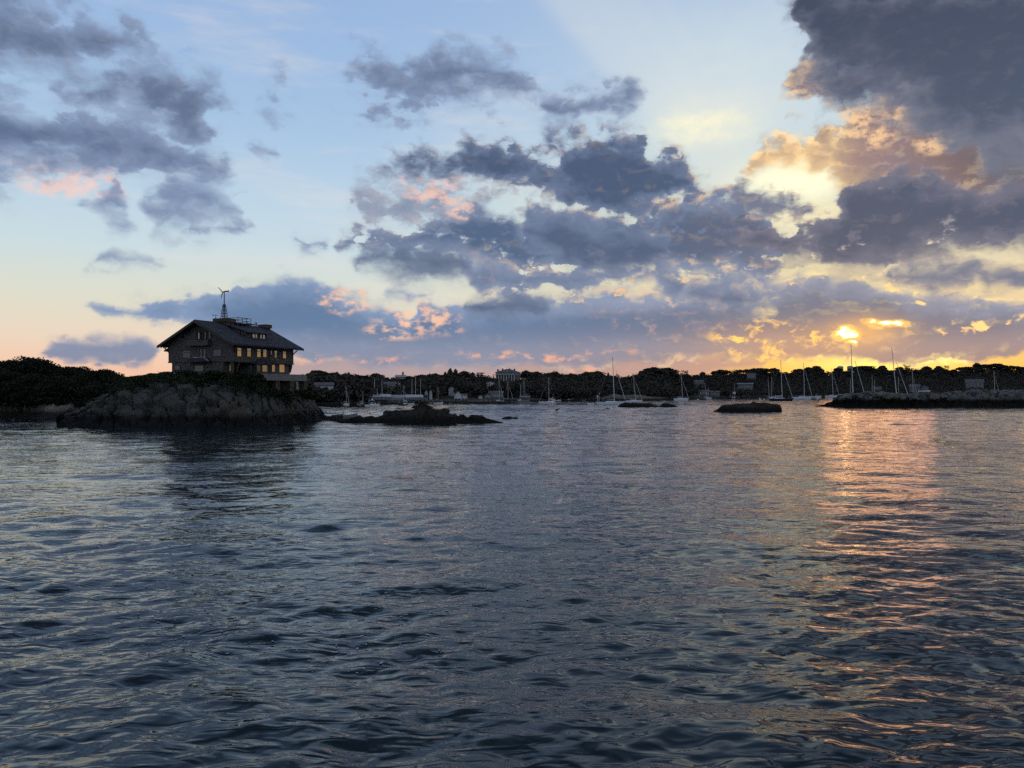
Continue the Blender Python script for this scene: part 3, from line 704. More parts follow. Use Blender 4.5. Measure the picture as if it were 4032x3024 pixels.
# ------------------------------------------------------------------ the far shore: hill, woods, ridge trees
SKY = [(1100,1480),(1222,1470),(1239,1459),(1258,1453),(1278,1462),(1291,1475),(1317,1467),(1375,1469),(1424,1476),(1447,1480),(1483,1470),(1509,1485),(1525,1481),(1600,1478),(1636,1476),(1685,1472),(1753,1469),(1772,1466),(1794,1466),(1825,1463),(1864,1468),(1900,1475),(1870,1473),(1892,1470),(1909,1481),(1931,1479),(2000,1482),(2058,1470),(2071,1461),(2110,1463),(2162,1468),(2182,1463),(2224,1468),(2267,1469),(2312,1465),(2351,1464),(2377,1471),(2452,1478),(2501,1474),(2534,1465),(2560,1459),(2617,1456),(2636,1461),(2653,1473),(2675,1474),(2692,1466),(2715,1476),(2767,1471),(2819,1468),(2838,1461),(2861,1468),(2903,1458),(2920,1468),(2952,1465),(2968,1455),(3004,1455),(3017,1463),(3047,1455),(3066,1463),(3113,1463),(3140,1455),(3162,1459),(3183,1451),(3216,1448),(3237,1458),(3275,1457),(3330,1457),(3384,1446),(3406,1446),(3433,1448),(3473,1446),(3492,1453),(3520,1457),(3541,1449),(3568,1446),(3592,1449),(3634,1453),(3650,1447),(3676,1453),(3695,1447),(3724,1448),(3734,1454),(3760,1452),(3779,1456),(3792,1449),(3826,1445),(3845,1441),(3860,1447),(3887,1443),(3908,1436),(3929,1444),(3976,1444),(4003,1449),(4032,1447),(4300,1444),(4800,1450),(5600,1470)]
SHORE = [(1100,272),(1240,278),(1450,305),(1600,330),(1800,372),(2000,425),(2200,455),(2450,480),(2600,520),(2750,640),(2950,740),(3200,840),(3600,900),(4032,1000),(4800,1050),(5600,1100)]
def ridge_d(px): s = interp(SHORE, px); return s + 70 + s*0.16
def hill_z(px, d):
    s = interp(SHORE, px); r = ridge_d(px); t = np.clip((d-s)/(r-s), 0, 1)
    zr = EYE + (HZ-interp(SKY, px))/F*r - 8.5
    return -0.6 + 1.7*np.clip(t/0.04, 0, 1) + (zr-1.1)*(t**1.6)
def hill():
    pxs = np.linspace(1100, 5600, 420); P = np.zeros((420, 46, 3))
    for j, t in enumerate(np.concatenate([np.linspace(0, 1, 36), np.linspace(1.15, 6, 10)])):
        s = interp(SHORE, pxs); r = ridge_d(pxs); d = s + (r-s)*t
        z = hill_z(pxs, np.minimum(d, r)); P[:, j] = np.stack([wx(pxs, d), d, z - np.maximum(0, t-1)*1.5], -1)
    q = P.reshape(-1, 3); q[:, 2] += fbm(q*0.08, 5, 4)*0.9*np.clip(q[:, 2]+0.5, 0, 1)
    o = grid_mesh('hillside', P, M_SOIL); tag(o, kind='structure')
hill()
CLEAR = []      # (px0, px1, row_top, row_bottom, distance): views kept open down to buildings and boats
def blocked(px, row, d, m=3):
    b = np.zeros(len(px), bool)
    for x0, x1, y0, y1, dd in CLEAR: b |= (px > x0-m) & (px < x1+m) & (row > y0-m) & (row < y1+m) & (d < dd)
    return b
# ------------------------------------------------------------------ building helpers
def solid(base, rough=0.7, **k): return lambda t, b: pset(t, b, base=tuple(base)+(1,), rough=rough, **k)
def m_siding(c, rows=5.0, dirt=0.25):
    def f(t, b):
        g = t.new('ShaderNodeTexCoord'); p = X(t, g.outputs['Object'])
        n = t.noise(p, 0.9, 5.0, 0.6, dim='3D'); s3 = t.new('ShaderNodeSeparateXYZ'); t.l.new(p.o, s3.inputs[0])
        w = t.m('FRACT', X(t, s3.outputs[2])*rows)
        n2 = t.noise(p, 9.0, 2.0, 0.5, dim='3D')
        col_ = t.mix((n-0.5)*2*dirt + 0.5, tuple(v*(1-dirt) for v in c), tuple(min(1, v*(1+dirt)) for v in c))
        col_ = t.mix((n2-0.4)*0.8, col_, tuple(v*0.6 for v in c))
        bp = t.new('ShaderNodeBump'); bp.inputs['Strength'].default_value = 0.5; bp.inputs['Distance'].default_value = 0.05; t.l.new((w + n2*0.5).o, bp.inputs['Height'])
        pset(t, b, base=col_, rough=0.85, spec=0.2, normal=X(t, bp.outputs[0]))
    return f
M_WHITE = mat('white_clapboard', m_siding((0.62, 0.62, 0.60)))
M_GREYSH = mat('grey_shingle_wall', m_siding((0.17, 0.165, 0.155)))
M_ROOFG = mat('grey_roof_shingle', m_siding((0.14, 0.14, 0.145)))
M_ROOFL = mat('pale_metal_roof', m_siding((0.40, 0.41, 0.42)))
M_DARKW = mat('dark_wood', solid((0.03, 0.025, 0.02)))
M_TRIM = mat('white_trim', solid((0.6, 0.6, 0.58)))
def m_glass(t, b): pset(t, b, base=(0.02, 0.024, 0.03, 1), rough=0.06, spec=0.9)
M_GLASS = mat('window_glass', m_glass)
M_PLANK = mat('weathered_planks', m_siding((0.16, 0.14, 0.12)))
M_BRICK = mat('brick', m_siding((0.20, 0.12, 0.09), 12))
M_STONE = mat('field_stone', m_rock((0.085, 0.065, 0.05), (0.03, 0.03, 0.03, 1), -50, scale=2.2))

class MB:
    def __init__(s): s.v = []; s.f = []
    def box(s, x0, x1, y0, y1, z0, z1):
        k = len(s.v); s.v += [(x, y, z) for z in (z0, z1) for y in (y0, y1) for x in (x0, x1)]
        s.f += [tuple(k+i for i in q) for q in ((0, 2, 3, 1), (4, 5, 7, 6), (0, 1, 5, 4), (2, 6, 7, 3), (0, 4, 6, 2), (1, 3, 7, 5))]; return s
    def tube(s, p0, p1, r0, r1=None, n=8): tube(s.v, s.f, p0, p1, r0, r0 if r1 is None else r1, n); return s
    def prism(s, poly, axis, a, b):
        """poly of 2-D points extruded along axis ('x','y','z') from a to b"""
        k = len(s.v); n = len(poly)
        def mk(p, t): return (t, p[0], p[1]) if axis == 'x' else ((p[0], t, p[1]) if axis == 'y' else (p[0], p[1], t))
        s.v += [mk(p, a) for p in poly] + [mk(p, b) for p in poly]
        s.f += [tuple(range(k, k+n))[::-1], tuple(range(k+n, k+2*n))] + [(k+i, k+(i+1) % n, k+n+(i+1) % n, k+n+i) for i in range(n)]; return s
    def poly(s, pts): k = len(s.v); s.v += list(pts); s.f.append(tuple(range(k, k+len(pts)))); return s
    def build(s, name, m, parent=None, bevel=0.0, smooth=False):
        o = meshobj(name, s.v, s.f, m, parent, smooth)
        bm = bmesh.new(); bm.from_mesh(o.data); bmesh.ops.recalc_face_normals(bm, faces=bm.faces); bm.to_mesh(o.data); bm.free()
        if bevel: md = o.modifiers.new('edge', 'BEVEL'); md.width = bevel; md.segments = 2; md.limit_method = 'ANGLE'
        return o
def thing(name, loc, rz=0.0, label=None, cat=None, group=None, s=1.0):
    r = link(bpy.data.objects.new(name, None)); r.location = loc; r.rotation_euler = (0, 0, rz); r.scale = (s, s, s); r.empty_display_size = 0.5
    return tag(r, label, cat, group)
def face_cam(x, y): return -math.atan2(x, y)      # turn a front (-y) towards the viewer
def window(parent, x0, x1, z0, z1, y=0.0, frame=M_TRIM, pane=M_GLASS, axis='y', w=0.12, mull=True, sgn=-1):
    """window on a wall whose outside looks along sgn*axis"""
    f = MB(); a = y; o = y + sgn*0.06
    lo, hi = min(a, o), max(a, o)
    def bx(mb, u0, u1, za, zb, t0, t1):
        if axis == 'y': mb.box(u0, u1, t0, t1, za, zb)
        else: mb.box(t0, t1, u0, u1, za, zb)
    bx(f, x0, x0+w, z0, z1, lo, hi); bx(f, x1-w, x1, z0, z1, lo, hi); bx(f, x0+w, x1-w, z0, z0+w, lo, hi); bx(f, x0+w, x1-w, z1-w, z1, lo, hi)
    if mull: zm = z0+(z1-z0)*0.68; bx(f, x0+w, x1-w, zm-w*0.3, zm+w*0.3, lo+0.005, hi-0.005)
    fo = f.build('window', frame, parent)
    p = MB(); pl, ph = sorted((y + sgn*0.004, y + sgn*0.022)); bx(p, x0+w, x1-w, z0+w, z1-w, pl, ph); p.build('pane', pane, fo)
    return fo
def roof_gable(mb, x0, x1, y0, y1, z, h, ov=0.5, t=0.18, along='x'):
    """gable roof slabs, ridge along x or y"""
    if along == 'x':
        ym = (y0+y1)/2; hw = (y1-y0)/2; sl = h/hw
        for s_ in (-1, 1):
            ye = ym + s_*(hw+ov); ze = z - sl*ov
            mb.prism([(ym, z+h), (ye, ze), (ye, ze+t), (ym, z+h+t)], 'x', x0-ov, x1+ov)
    else:
        xm = (x0+x1)/2; hw = (x1-x0)/2; sl = h/hw
        for s_ in (-1, 1):
            xe = xm + s_*(hw+ov); ze = z - sl*ov
            mb.prism([(xm, z+h), (xe, ze), (xe, ze+t), (xm, z+h+t)], 'y', y0-ov, y1+ov)
def gable_wall(mb, x0, x1, y0, y1, z0, z, h, along='x'):
    if along == 'x': mb.prism([(y0, z0), (y1, z0), (y1, z), ((y0+y1)/2, z+h), (y0, z)], 'x', x0, x1)
    else: mb.prism([(x0, z0), (x1, z0), (x1, z), ((x0+x1)/2, z+h), (x0, z)], 'y', y0, y1)

def far_house(name, px0, px1, base, eave, top, t, label, along='x', wall=M_WHITE, roof=M_ROOFG, wins=4, rows=1, chim=0, deep=8.0, porch=False, turn=0.0, d=None):
    pm = (px0+px1)/2; s = interp(SHORE, pm); r = ridge_d(pm); d = d or s + (r-s)*t
    x = wx(pm, d); W = (px1-px0)/F*d; z0 = wz(base, d); ze = wz(eave, d)-z0; zt = wz(top, d)-z0
    root = thing(name, (x, d, z0), face_cam(x, d)+turn, label, 'house')
    h = MB(); zc = ze
    gable_wall(h, -W/2+0.4, W/2-0.4, 0, deep, -4.0, zc, zt-ze-0.3, along); h.build('wall', wall, root)
    rf = MB(); roof_gable(rf, -W/2+0.4, W/2-0.4, 0, deep, zc, zt-ze-0.3, 0.4, 0.2, along); ro = rf.build('roof', roof, root)
    step = (W-1.6)/wins
    for rr in range(rows):
        zb = 0.5 + rr*(ze-0.4)/max(1, rows); zh = min(1.5, (ze-0.6)/rows*0.62+0.2)
        for i in range(wins):
            xx = -W/2+0.8+step*(i+0.5); ww = min(0.7, step*0.34)
            window(root, xx-ww, xx+ww, zb, zb+zh, 0.0, M_TRIM, M_GLASS, w=0.13)
    for c in range(chim):
        xx = (-0.32+0.64*c)*W if chim > 1 else W*0.2
        MB().box(xx-0.5, xx+0.5, deep/2-0.5, deep/2+0.5, zt-2.0, zt+1.6).build('chimney', M_BRICK, ro)
    if porch:
        q = MB().box(-W/2, W/2, -2.6, -0.02, -0.25, 0.0); q.build('deck', M_TRIM, root)
        q = MB().box(-W/2, W/2, -2.6, -2.5, 0.85, 1.0); q.build('railing', M_TRIM, root)
        n = max(3, int(W/2.6))
        for i in range(n): xx = -W/2+0.1 + (W-0.2)*i/(n-1); MB().box(xx-0.09, xx+0.09, -2.62, -2.44, -3.0, min(ze, 2.4)).build('post', M_TRIM, root)
    CLEAR.append((px0, px1, top, base-2, d-1))
    return root
far_house('shingle_house', 1229, 1316, 1528, 1517, 1504, 0.55, 'wide white two-level house with grey roof on the wooded slope, just right of the island', wins=5, chim=0, deep=9)
far_house('annex_house', 1316, 1333, 1538, 1527, 1518, 0.50, 'small cube-like annex at the right end of the wide white house', along='y', wins=1, wall=M_GREYSH)
far_house('cottage', 1510, 1562, 1521, 1512, 1502, 0.60, 'long low house with pale dormers under the ridge, left of its pointed gable', wins=5, wall=M_GREYSH, roof=M_ROOFG)
far_house('gabled_house', 1561, 1583, 1521, 1508, 1495, 0.58, 'tall pointed grey gable above the boatyard shed', along='y', wins=1, rows=2, wall=M_GREYSH)
far_house('hilltop_house', 1555, 1600, 1495, 1484, 1475, 0.95, 'flat-looking grey house breaking the skyline above the boatyard', wins=4, rows=1, wall=M_GREYSH, roof=M_ROOFL, chim=1)
far_house('twin_gable_house', 1670, 1687, 1560, 1544, 1532, 0.20, 'left half of the white house with two small gables behind the dock', along='y', wins=2, rows=2)
far_house('twin_gable_house', 1687, 1705, 1560, 1544, 1532, 0.20, 'right half of the white house with two small gables behind the dock', along='y', wins=2, rows=2)
far_house('barn', 1763, 1794, 1541, 1531, 1519, 0.42, 'pale barn-like house up the slope behind the boathouse with decks', along='y', wins=2, rows=1)
far_house('boathouse', 1789, 1818, 1567, 1552, 1538, 0.12, 'white boathouse with an arched gable and long balcony over the dock', along='y', wins=3, rows=2, porch=True)
far_house('boathouse_wing', 1816, 1840, 1567, 1556, 1549, 0.13, 'low right wing of the white boathouse with a deck railing', wins=3, porch=True, deep=6)
far_house('small_cottage', 1882, 1902, 1567, 1560, 1554, 0.10, 'tiny white cottage at the waterside, right of the boathouse', along='y', wins=2)
far_house('waterside_house', 1904, 1938, 1567, 1556, 1547, 0.10, 'grey waterside house with low wide gables, left of the bare mast', along='y', wins=3, wall=M_GREYSH)
far_house('tall_waterside_house', 1922, 1984, 1566, 1548, 1538, 0.22, 'taller flat-fronted blue-grey house behind the waterside gables', wins=6, rows=2, wall=M_GREYSH)
far_house('hillside_cottage', 1912, 1951, 1514, 1508, 1500, 0.60, 'pale low cottage alone in the trees under the mansion', along='y', wins=3)
far_house('low_house', 2042, 2092, 1567, 1558, 1550, 0.10, 'low grey house with a wide shallow gable at the water, middle of the shore', along='y', wins=5, wall=M_GREYSH)
far_house('grey_house', 2732, 2772, 1507, 1502, 1496, 0.55, 'dim grey house high in the trees left of the sunset', wins=4, wall=M_GREYSH)
far_house('waterside_shed', 2795, 2836, 1555, 1544, 1538, 0.12, 'grey shed with white doors at the shore below the sunset glow', wins=3, wall=M_GREYSH)
far_house('long_boathouse', 2750, 2794, 1553, 1542, 1536, 0.14, 'dark long shed at the shore behind the dark ketch', wins=4, wall=M_GREYSH)
far_house('flat_roofed_house', 2902, 2966, 1528, 1511, 1508, 0.35, 'house with a long pale flat roof and white posts on the slope', wins=5, wall=M_GREYSH, roof=M_ROOFL)
far_house('ridge_house', 2940, 2976, 1488, 1476, 1469, 0.80, 'grey house with pale windows just under the ridge by the flat-topped tree', wins=4, rows=2, wall=M_GREYSH)
far_house('slope_house', 3434, 3470, 1536, 1528, 1522, 0.35, 'dim grey roof low behind the breakwater, left of the leaning bare mast', wins=3, wall=M_GREYSH)
far_house('brown_house', 3626, 3656, 1544, 1526, 1514, 0.25, 'tan gabled house behind the breakwater boulders', along='y', wins=2, rows=2, wall=M_GREYSH)
far_house('barn', 3580, 3622, 1544, 1522, 1512, 0.30, 'low grey barn just left of the tan gabled house', wins=3, wall=M_GREYSH)
far_house('pale_house', 3805, 3870, 1524, 1506, 1492, 0.35, 'large faint grey house in the trees near the right edge', wins=5, rows=2, wall=M_GREYSH)

# the mansion on the ridge: hipped roof, columned porch, four chimneys
def mansion():
    d = ridge_d(2000)-4; x = wx(2000, d); k = d/F; z0 = wz(1485, d)
    root = thing('mansion', (x, d, z0), face_cam(x, d), 'large white hip-roofed mansion with four chimneys on the ridge skyline', 'house')
    W = 96*k; zr = lambda row: wz(row, d)-z0
    MB().box(-W/2, W/2, 0, 13, -8, zr(1466)).build('wall', M_GREYSH, root)
    r = MB(); a, b, ze, zt = -W/2-0.8, W/2+0.8, zr(1467), zr(1452)
    r.v += [(a, -0.8, ze), (b, -0.8, ze), (b, 13.8, ze), (a, 13.8, ze), (a+8, 5, zt), (b-8, 5, zt), (b-8, 8, zt), (a+8, 8, zt)]
    r.f += [(0, 1, 5, 4), (1, 2, 6, 5), (2, 3, 7, 6), (3, 0, 4, 7), (4, 5, 6, 7), (3, 2, 1, 0)]; ro = r.build('roof', M_ROOFG, root)
    for px, t in ((1960, 1453), (1979, 1450), (2006, 1450), (2026, 1451)): xx = (px-2000)*k; MB().box(xx-0.6, xx+0.6, 4.5, 5.9, zr(1467), zr(t)).build('chimney', M_BRICK, ro)
    for px in (1968, 2006): xx = (px-2000)*k; MB().prism([(xx-1.5, zr(1467)), (xx+1.5, zr(1467)), (xx+1.5, zr(1463)), (xx, zr(1459)), (xx-1.5, zr(1463))], 'y', -0.6, 4.5).build('dormer', M_GREYSH, ro)
    MB().box(-W/2-2, W/2-4, -4, -0.02, zr(1477), zr(1475)).build('porch_roof', M_ROOFL, root)
    for i in range(9): xx = -W/2-1.6 + (W-2.6)*i/8; MB().tube((xx, -3.6, -4), (xx, -3.6, zr(1477)), 0.25).build('column', M_TRIM, root)
    for i in range(9): xx = -W/2+1.2+(W-2.4)*i/8; window(root, xx-0.5, xx+0.5, zr(1473.5), zr(1468.5), 0.0, w=0.14)
    CLEAR.append((1944, 2050, 1450, 1484, d-2))
mansion()
# two water tanks on the ridge in front of the glow
for px0, px1, t, lab in ((3297, 3320, 1442, 'left of the two round water tanks on the ridge in front of the sunset'), (3336, 3359, 1441, 'right water tank on the ridge, half behind the tallest mast')):
    pm = (px0+px1)/2; d = ridge_d(pm)+25; x = wx(pm, d); r = (px1-px0)/2/F*d; z1 = wz(t, d); z0 = wz(1462, d)
    root = thing('water_tank', (x, d, z0), 0, lab, 'water tank')
    MB().tube((0, 0, -6), (0, 0, z1-z0-0.9), r, r, 24).build('tank', M_ROOFL, root)
    MB().tube((0, 0, z1-z0-0.9), (0, 0, z1-z0+0.2), r*1.04, r*0.55, 24).build('roof', M_ROOFL, root)

# long tent-like shed of the boatyard
def shed():
    pm = 1576; d = float(interp(SHORE, pm))+18; k = d/F; x = wx(pm, d); z0 = wz(1583, d); zt = wz(1556, d)-z0; W = 92*k
    root = thing('boatyard_shed', (x, d, z0), face_cam(x, d), 'long pale fabric shed with a rounded roof in the boatyard', 'shed')
    h = zt*0.55; arch = [(-4.5, -1), (4.5, -1), (4.5, h), (3.9, h+(zt-h)*0.55), (2.4, h+(zt-h)*0.9), (0, zt), (-2.4, h+(zt-h)*0.9), (-3.9, h+(zt-h)*0.55), (-4.5, h)]
    MB().prism([(p[0]+5, p[1]) for p in arch], 'x', -W/2, W/2).build('cover', mat('shed_fabric', m_siding((0.42, 0.38, 0.32), 1.2)), root)
    MB().prism([(0.35, h), (1.1, h+(zt-h)*0.57), (2.6, h+(zt-h)*0.93), (5, zt+0.03), (5, zt+0.12), (2.5, h+(zt-h)*0.98), (0.95, h+(zt-h)*0.62), (0.25, h+0.05)], 'x', -W/2-0.15, W/2+0.15).build('roof', M_ROOFL, root)
    CLEAR.append((1530, 1622, 1556, 1582, d))
shed()
# docks on pilings
def dock(px0, px1, row, z, label, step=2.2, boxy=True):
    d = depth(row); x0, x1 = wx(px0, d), wx(px1, d); root = thing('dock', ((x0+x1)/2, d, 0), 0, label, 'dock'); W = x1-x0
    MB().box(-W/2, W/2, 0, 2.4, z-0.25, z).build('deck', M_PLANK, root)
    n = int(W/step)
    for i in range(n+1): xx = -W/2+0.2+(W-0.4)*i/n; MB().tube((xx, -0.16, -1.5), (xx, -0.16, z+(0.35 if i % 2 else 0.15)), 0.14).build('piling', M_PLANK if i % 2 else M_DARKW, root)
dock(1745, 1862, 1588, 1.5, 'long pier on pale pilings in front of the white boathouses')
dock(1430, 1560, 1590, 1.3, 'dark boatyard wharf in front of the covered boats')
dock(1624, 1742, 1589, 1.2, 'floating dock below the house with two gables')
# seawall of the boatyard
# ------------------------------------------------------------------ woods
def woods():
    rng = np.random.RandomState(31); n = 4200
    px = rng.uniform(1130, 4700, n); px[3000:3700] = rng.uniform(1130, 1800, 700); s = interp(SHORE, px); r = ridge_d(px); t = rng.rand(n)**0.8; t[3300:] = rng.rand(n-3300)*0.16
    d = s + 5 + (r-s-4)*t; z = hill_z(px, d); h = 5.5+3.0*rng.rand(n); h[3300:] *= 0.75
    capz = EYE + (HZ-interp(SKY, px)-4)/F*d; top = np.minimum(z+h, capz)
    row = HZ - (top-EYE)/d*F; rb = HZ - (top-h-EYE)/d*F; w = 3.6/d*F
    ok = np.ones(n, bool)
    for x0, x1, y0, y1, dd in CLEAR: ok &= ~((px+w*1.05 > x0) & (px-w*1.05 < x1) & (row < y1) & (rb > y0) & (d < dd+11))
    ok &= ~((px > 1425) & (px < 1760) & (d < s+26)) & ~((px > 1770) & (px < 2100) & (d < s+14)) & ~((px > 2350) & (px < 2600) & (d < s+22))
    px, d, top, h = px[ok], d[ok], top[ok], h[ok]; L = []
    for i in range(len(px)):
        k = 60 if d[i] < 500 else 42; c = np.array([wx(px[i], d[i]), d[i], top[i]-h[i]*0.42]); rr = 2.3+rng.rand()*1.6 + d[i]*0.0012
        sub = rng.normal(size=(5, 3))*np.array([rr*0.55, rr*0.55, h[i]*0.13])
        b_ = ball(rng, k, 0.6)*np.array([rr*0.62, rr*0.62, h[i]*0.32]) + sub[rng.randint(0, 5, k)]
        b_[:, 2] = np.minimum(b_[:, 2], h[i]*0.42); L.append(c+b_)
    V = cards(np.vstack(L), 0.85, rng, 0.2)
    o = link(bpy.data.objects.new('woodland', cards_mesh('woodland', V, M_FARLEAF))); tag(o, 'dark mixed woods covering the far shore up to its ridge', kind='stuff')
woods()
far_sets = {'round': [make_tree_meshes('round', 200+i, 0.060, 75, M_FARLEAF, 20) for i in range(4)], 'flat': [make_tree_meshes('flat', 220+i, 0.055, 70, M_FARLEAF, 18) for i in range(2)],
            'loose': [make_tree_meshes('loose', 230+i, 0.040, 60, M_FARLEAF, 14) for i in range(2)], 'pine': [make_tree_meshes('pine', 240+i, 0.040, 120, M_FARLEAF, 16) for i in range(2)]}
RT = [(1258,1452,1.25,'round',11,'big domed tree at the left end of the far ridge, beside the terrace'),
 (1320,1466,1.1,'round',8,'rounded tree right of the big domed tree'), (1380,1468,1.1,'loose',8,'thin-topped tree on the ridge above the white wide house'),
 (1483,1469,1.1,'round',8,'tree on the ridge left of the hilltop house'), (1772,1451,0.7,'pine',12,'left and taller of the twin pines on the ridge'),
 (1794,1454,0.7,'pine',11,'right of the twin pines on the ridge'), (1753,1465,0.8,'pine',8,'short pine left of the twin pines'), (1826,1460,1.0,'round',8,'bushy tree right of the twin pines'),
 (1862,1466,0.9,'pine',7,'small pine on the ridge between twin pines and mansion'), (1892,1467,0.9,'loose',8,'loose tree on the ridge left of the mansion'), (2072,1460,1.2,'round',8,'round tree right of the mansion'),
 (2112,1462,1.2,'round',8,'second round tree right of the mansion'), (2180,1461,0.9,'loose',7,'spiky tree on the ridge above the lone white mast'), (2312,1464,1.3,'round',8,'broad tree left of the tallest white mast'),
 (2352,1463,1.5,'round',9,'flat-domed tree touching the left of the tallest white mast'), (2395,1467,0.7,'pine',7,'narrow pointed tree by the tallest white mast'), (2430,1472,0.8,'loose',6,'sparse tree right of the tallest white mast'),
 (2534,1464,1.0,'round',9,'round tree at the left shoulder of the big dome'), (2575,1457,1.9,'round',12,'left half of the widest dome on the ridge'), (2618,1455,1.9,'round',12,'right half of the widest dome on the ridge'),
 (2655,1470,0.8,'loose',8,'small tree at the right foot of the widest dome'), (2695,1465,1.1,'loose',9,'feathery tree behind the second sloop mast'), (2767,1470,0.9,'round',8,'low tree right of the feathery tree'),
 (2840,1459,1.5,'flat',10,'flat-topped tree at the start of the orange glow'), (2890,1461,0.9,'loose',10,'open-branched tree in the orange glow'), (2912,1458,1.0,'flat',9,'leaning tree beside the open-branched one'),
 (2984,1453,1.9,'flat',12,'wide umbrella tree above the grey ridge house'), (3047,1452,0.9,'flat',11,'small mushroom-shaped tree right of the umbrella tree'), (3145,1454,1.4,'round',10,'humped tree left of the second dark-hulled mast'),
 (3185,1450,1.2,'round',11,'left hump of the double-humped tree before the glow'), (3216,1447,1.3,'round',12,'right hump of the double-humped tree before the glow'), (3300,1452,1.2,'round',10,'tree hiding the foot of the left water tank'),
 (3392,1444,1.8,'flat',12,'broad flat tree right of the water tanks'), (3435,1446,1.2,'loose',10,'ragged tree right of the broad flat one'), (3473,1445,1.2,'round',11,'tree left of the second tall mast'),
 (3541,1448,1.1,'round',10,'tree right of the second tall mast'), (3570,1441,0.9,'loose',12,'taller bare-twigged tree in the right glow'), (3650,1446,1.2,'round',11,'rounded tree past the right end of the glow'),
 (3697,1446,1.1,'round',11,'tree halfway along the right ridge'), (3726,1445,0.9,'loose',11,'thin tree halfway along the right ridge'), (3800,1447,1.6,'flat',11,'wide low tree on the right ridge'),
 (3845,1434,0.8,'round',14,'small tall tree standing up from the right ridge'), (3908,1435,1.9,'flat',14,'highest broad tree on the right ridge'), (3976,1443,2.0,'flat',12,'wide tree between the highest one and the right edge'), (4025,1446,1.3,'round',12,'tree on the ridge at the very right edge')]
for i, (px, row, w, kd, h, lab) in enumerate(RT):
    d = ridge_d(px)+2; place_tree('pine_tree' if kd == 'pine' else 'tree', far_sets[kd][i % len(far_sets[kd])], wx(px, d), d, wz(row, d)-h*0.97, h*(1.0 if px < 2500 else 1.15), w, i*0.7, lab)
_k = np.random.RandomState(77); _i = 0
for px in np.arange(1205, 4100, 15.5):
    if 1946 < px < 2052 or 1550 < px < 1604: continue
    px += _k.rand()*8; d = ridge_d(px)-_k.rand()*10; row = interp(SKY, px)+2+_k.rand()*7; h = 8+2.5*_k.rand() + d*0.003
    place_tree('tree', far_sets['round'][_i % 4] if _k.rand() > 0.42 else far_sets['loose'][_i % 2], wx(px, d), d, wz(row, d)-h*0.96, h, 1.15+0.3*_k.rand(), _k.rand()*6, 'dark crown packed among others along the ridge of the far shore', 'tree', 'trees packed along the far ridge'); _i += 1
# ------------------------------------------------------------------ the big shingled house on the island
HS = 1.05                                   # its size and distance, in units of the first survey below
UX, UY = 0.40, 0.917                        # along its long side, away from the viewer
HC = (-40.4, 115.0)
M_SHING = mat('house_shingles', m_siding((0.108, 0.098, 0.090), 6.0, 0.42))
M_SLATE = mat('house_roof_shingles', m_siding((0.058, 0.058, 0.068), 5.0, 0.35))
M_HTRIM = mat('house_brown_trim', solid((0.045, 0.038, 0.032)))
M_CONC = mat('terrace_stucco', m_siding((0.22, 0.21, 0.195), 0.6, 0.3))
M_METAL = mat('turbine_steel', solid((0.08, 0.085, 0.09), 0.5, metal=0.6))
def m_glowpane(r, g, b_, k):  # pane emission stands in for sunset light coming through the house from behind
    def f(t, b):
        g_ = t.new('ShaderNodeTexCoord'); n = t.noise(X(t, g_.outputs['Object']), 0.8, 2.0, 0.5, dim='3D')
        c = t.mix(t.ss(0.35, 0.65, n), tuple(v*0.8 for v in lin(r, g, b_)[:3]), lin(r, g, b_)[:3])
        oi = t.new('ShaderNodeObjectInfo')
        pset(t, b, base=(0.05, 0.04, 0.03, 1), rough=0.15, emit=c, estr=X(t, oi.outputs['Random'])*(k*0.6) + k*0.6)
    return f
M_AMBER = mat('amber_glow_pane', m_glowpane(206, 162, 108, 0.36))
M_PALEP = mat('pale_glow_pane', m_glowpane(176, 170, 160, 0.36))
M_DIM = mat('dim_glow_pane', m_glowpane(78, 74, 66, 0.22))  # faint emission stands in for reflections in the dark glass
house = thing('shingled_house', (HC[0]*HS, HC[1]*HS, EYE+HS*(7.0-EYE)), math.atan2(UY, UX), 'big brown shingled house with gable and amber windows on the rocky island', 'house', s=HS)
def wpt(x, y): return HC[0]+UX*x-UY*y, HC[1]+UY*x+UX*y
def xl(px, y=0.0):                          # local x on the wall at local y seen at px
    k = (px-2016.0)/F; X0 = HC[0]-UY*y; Y0 = HC[1]+UX*y
    return (k*Y0 - X0)/(UX - k*UY)
def yg(px, x=0.0):                          # local y on the wall at local x
    k = (px-2016.0)/F; X0 = HC[0]+UX*x; Y0 = HC[1]+UY*x
    return (k*Y0 - X0)/(-UY - k*UX)
def zl(row, x, y): return EYE + (HZ-row)/F*wpt(x, y)[1] - 7.0
RS = 0.488; RIDGE = 8.16; WH = 5.23; YM = 6.0
# walls
up = MB(); up.prism([(0, 2.35), (12.35, 2.35), (12.35, WH+0.15-(0.35*RS)), (YM, WH+YM*RS-0.05), (0, WH-0.05)], 'x', 0, 13.6); up.build('upper_wall', M_SHING, house)
lo = MB(); lo.box(0.05, 13.1, 4.6, 11.7, -2.5, 2.35); lo.box(0.05, 2.35, 1.7, 4.6, -2.5, 2.35); lo.box(4.15, 13.1, 0.35, 4.6, -2.5, 2.35); lo.build('lower_wall', M_SHING, house)
MB().box(-0.06, 13.66, -0.06, 12.41, 2.22, 2.36).build('string_course', M_HTRIM, house)
MB().box(-0.03, 0.30, -0.03, 0.30, -2.5, 2.22).build('corner_post', M_HTRIM, house)
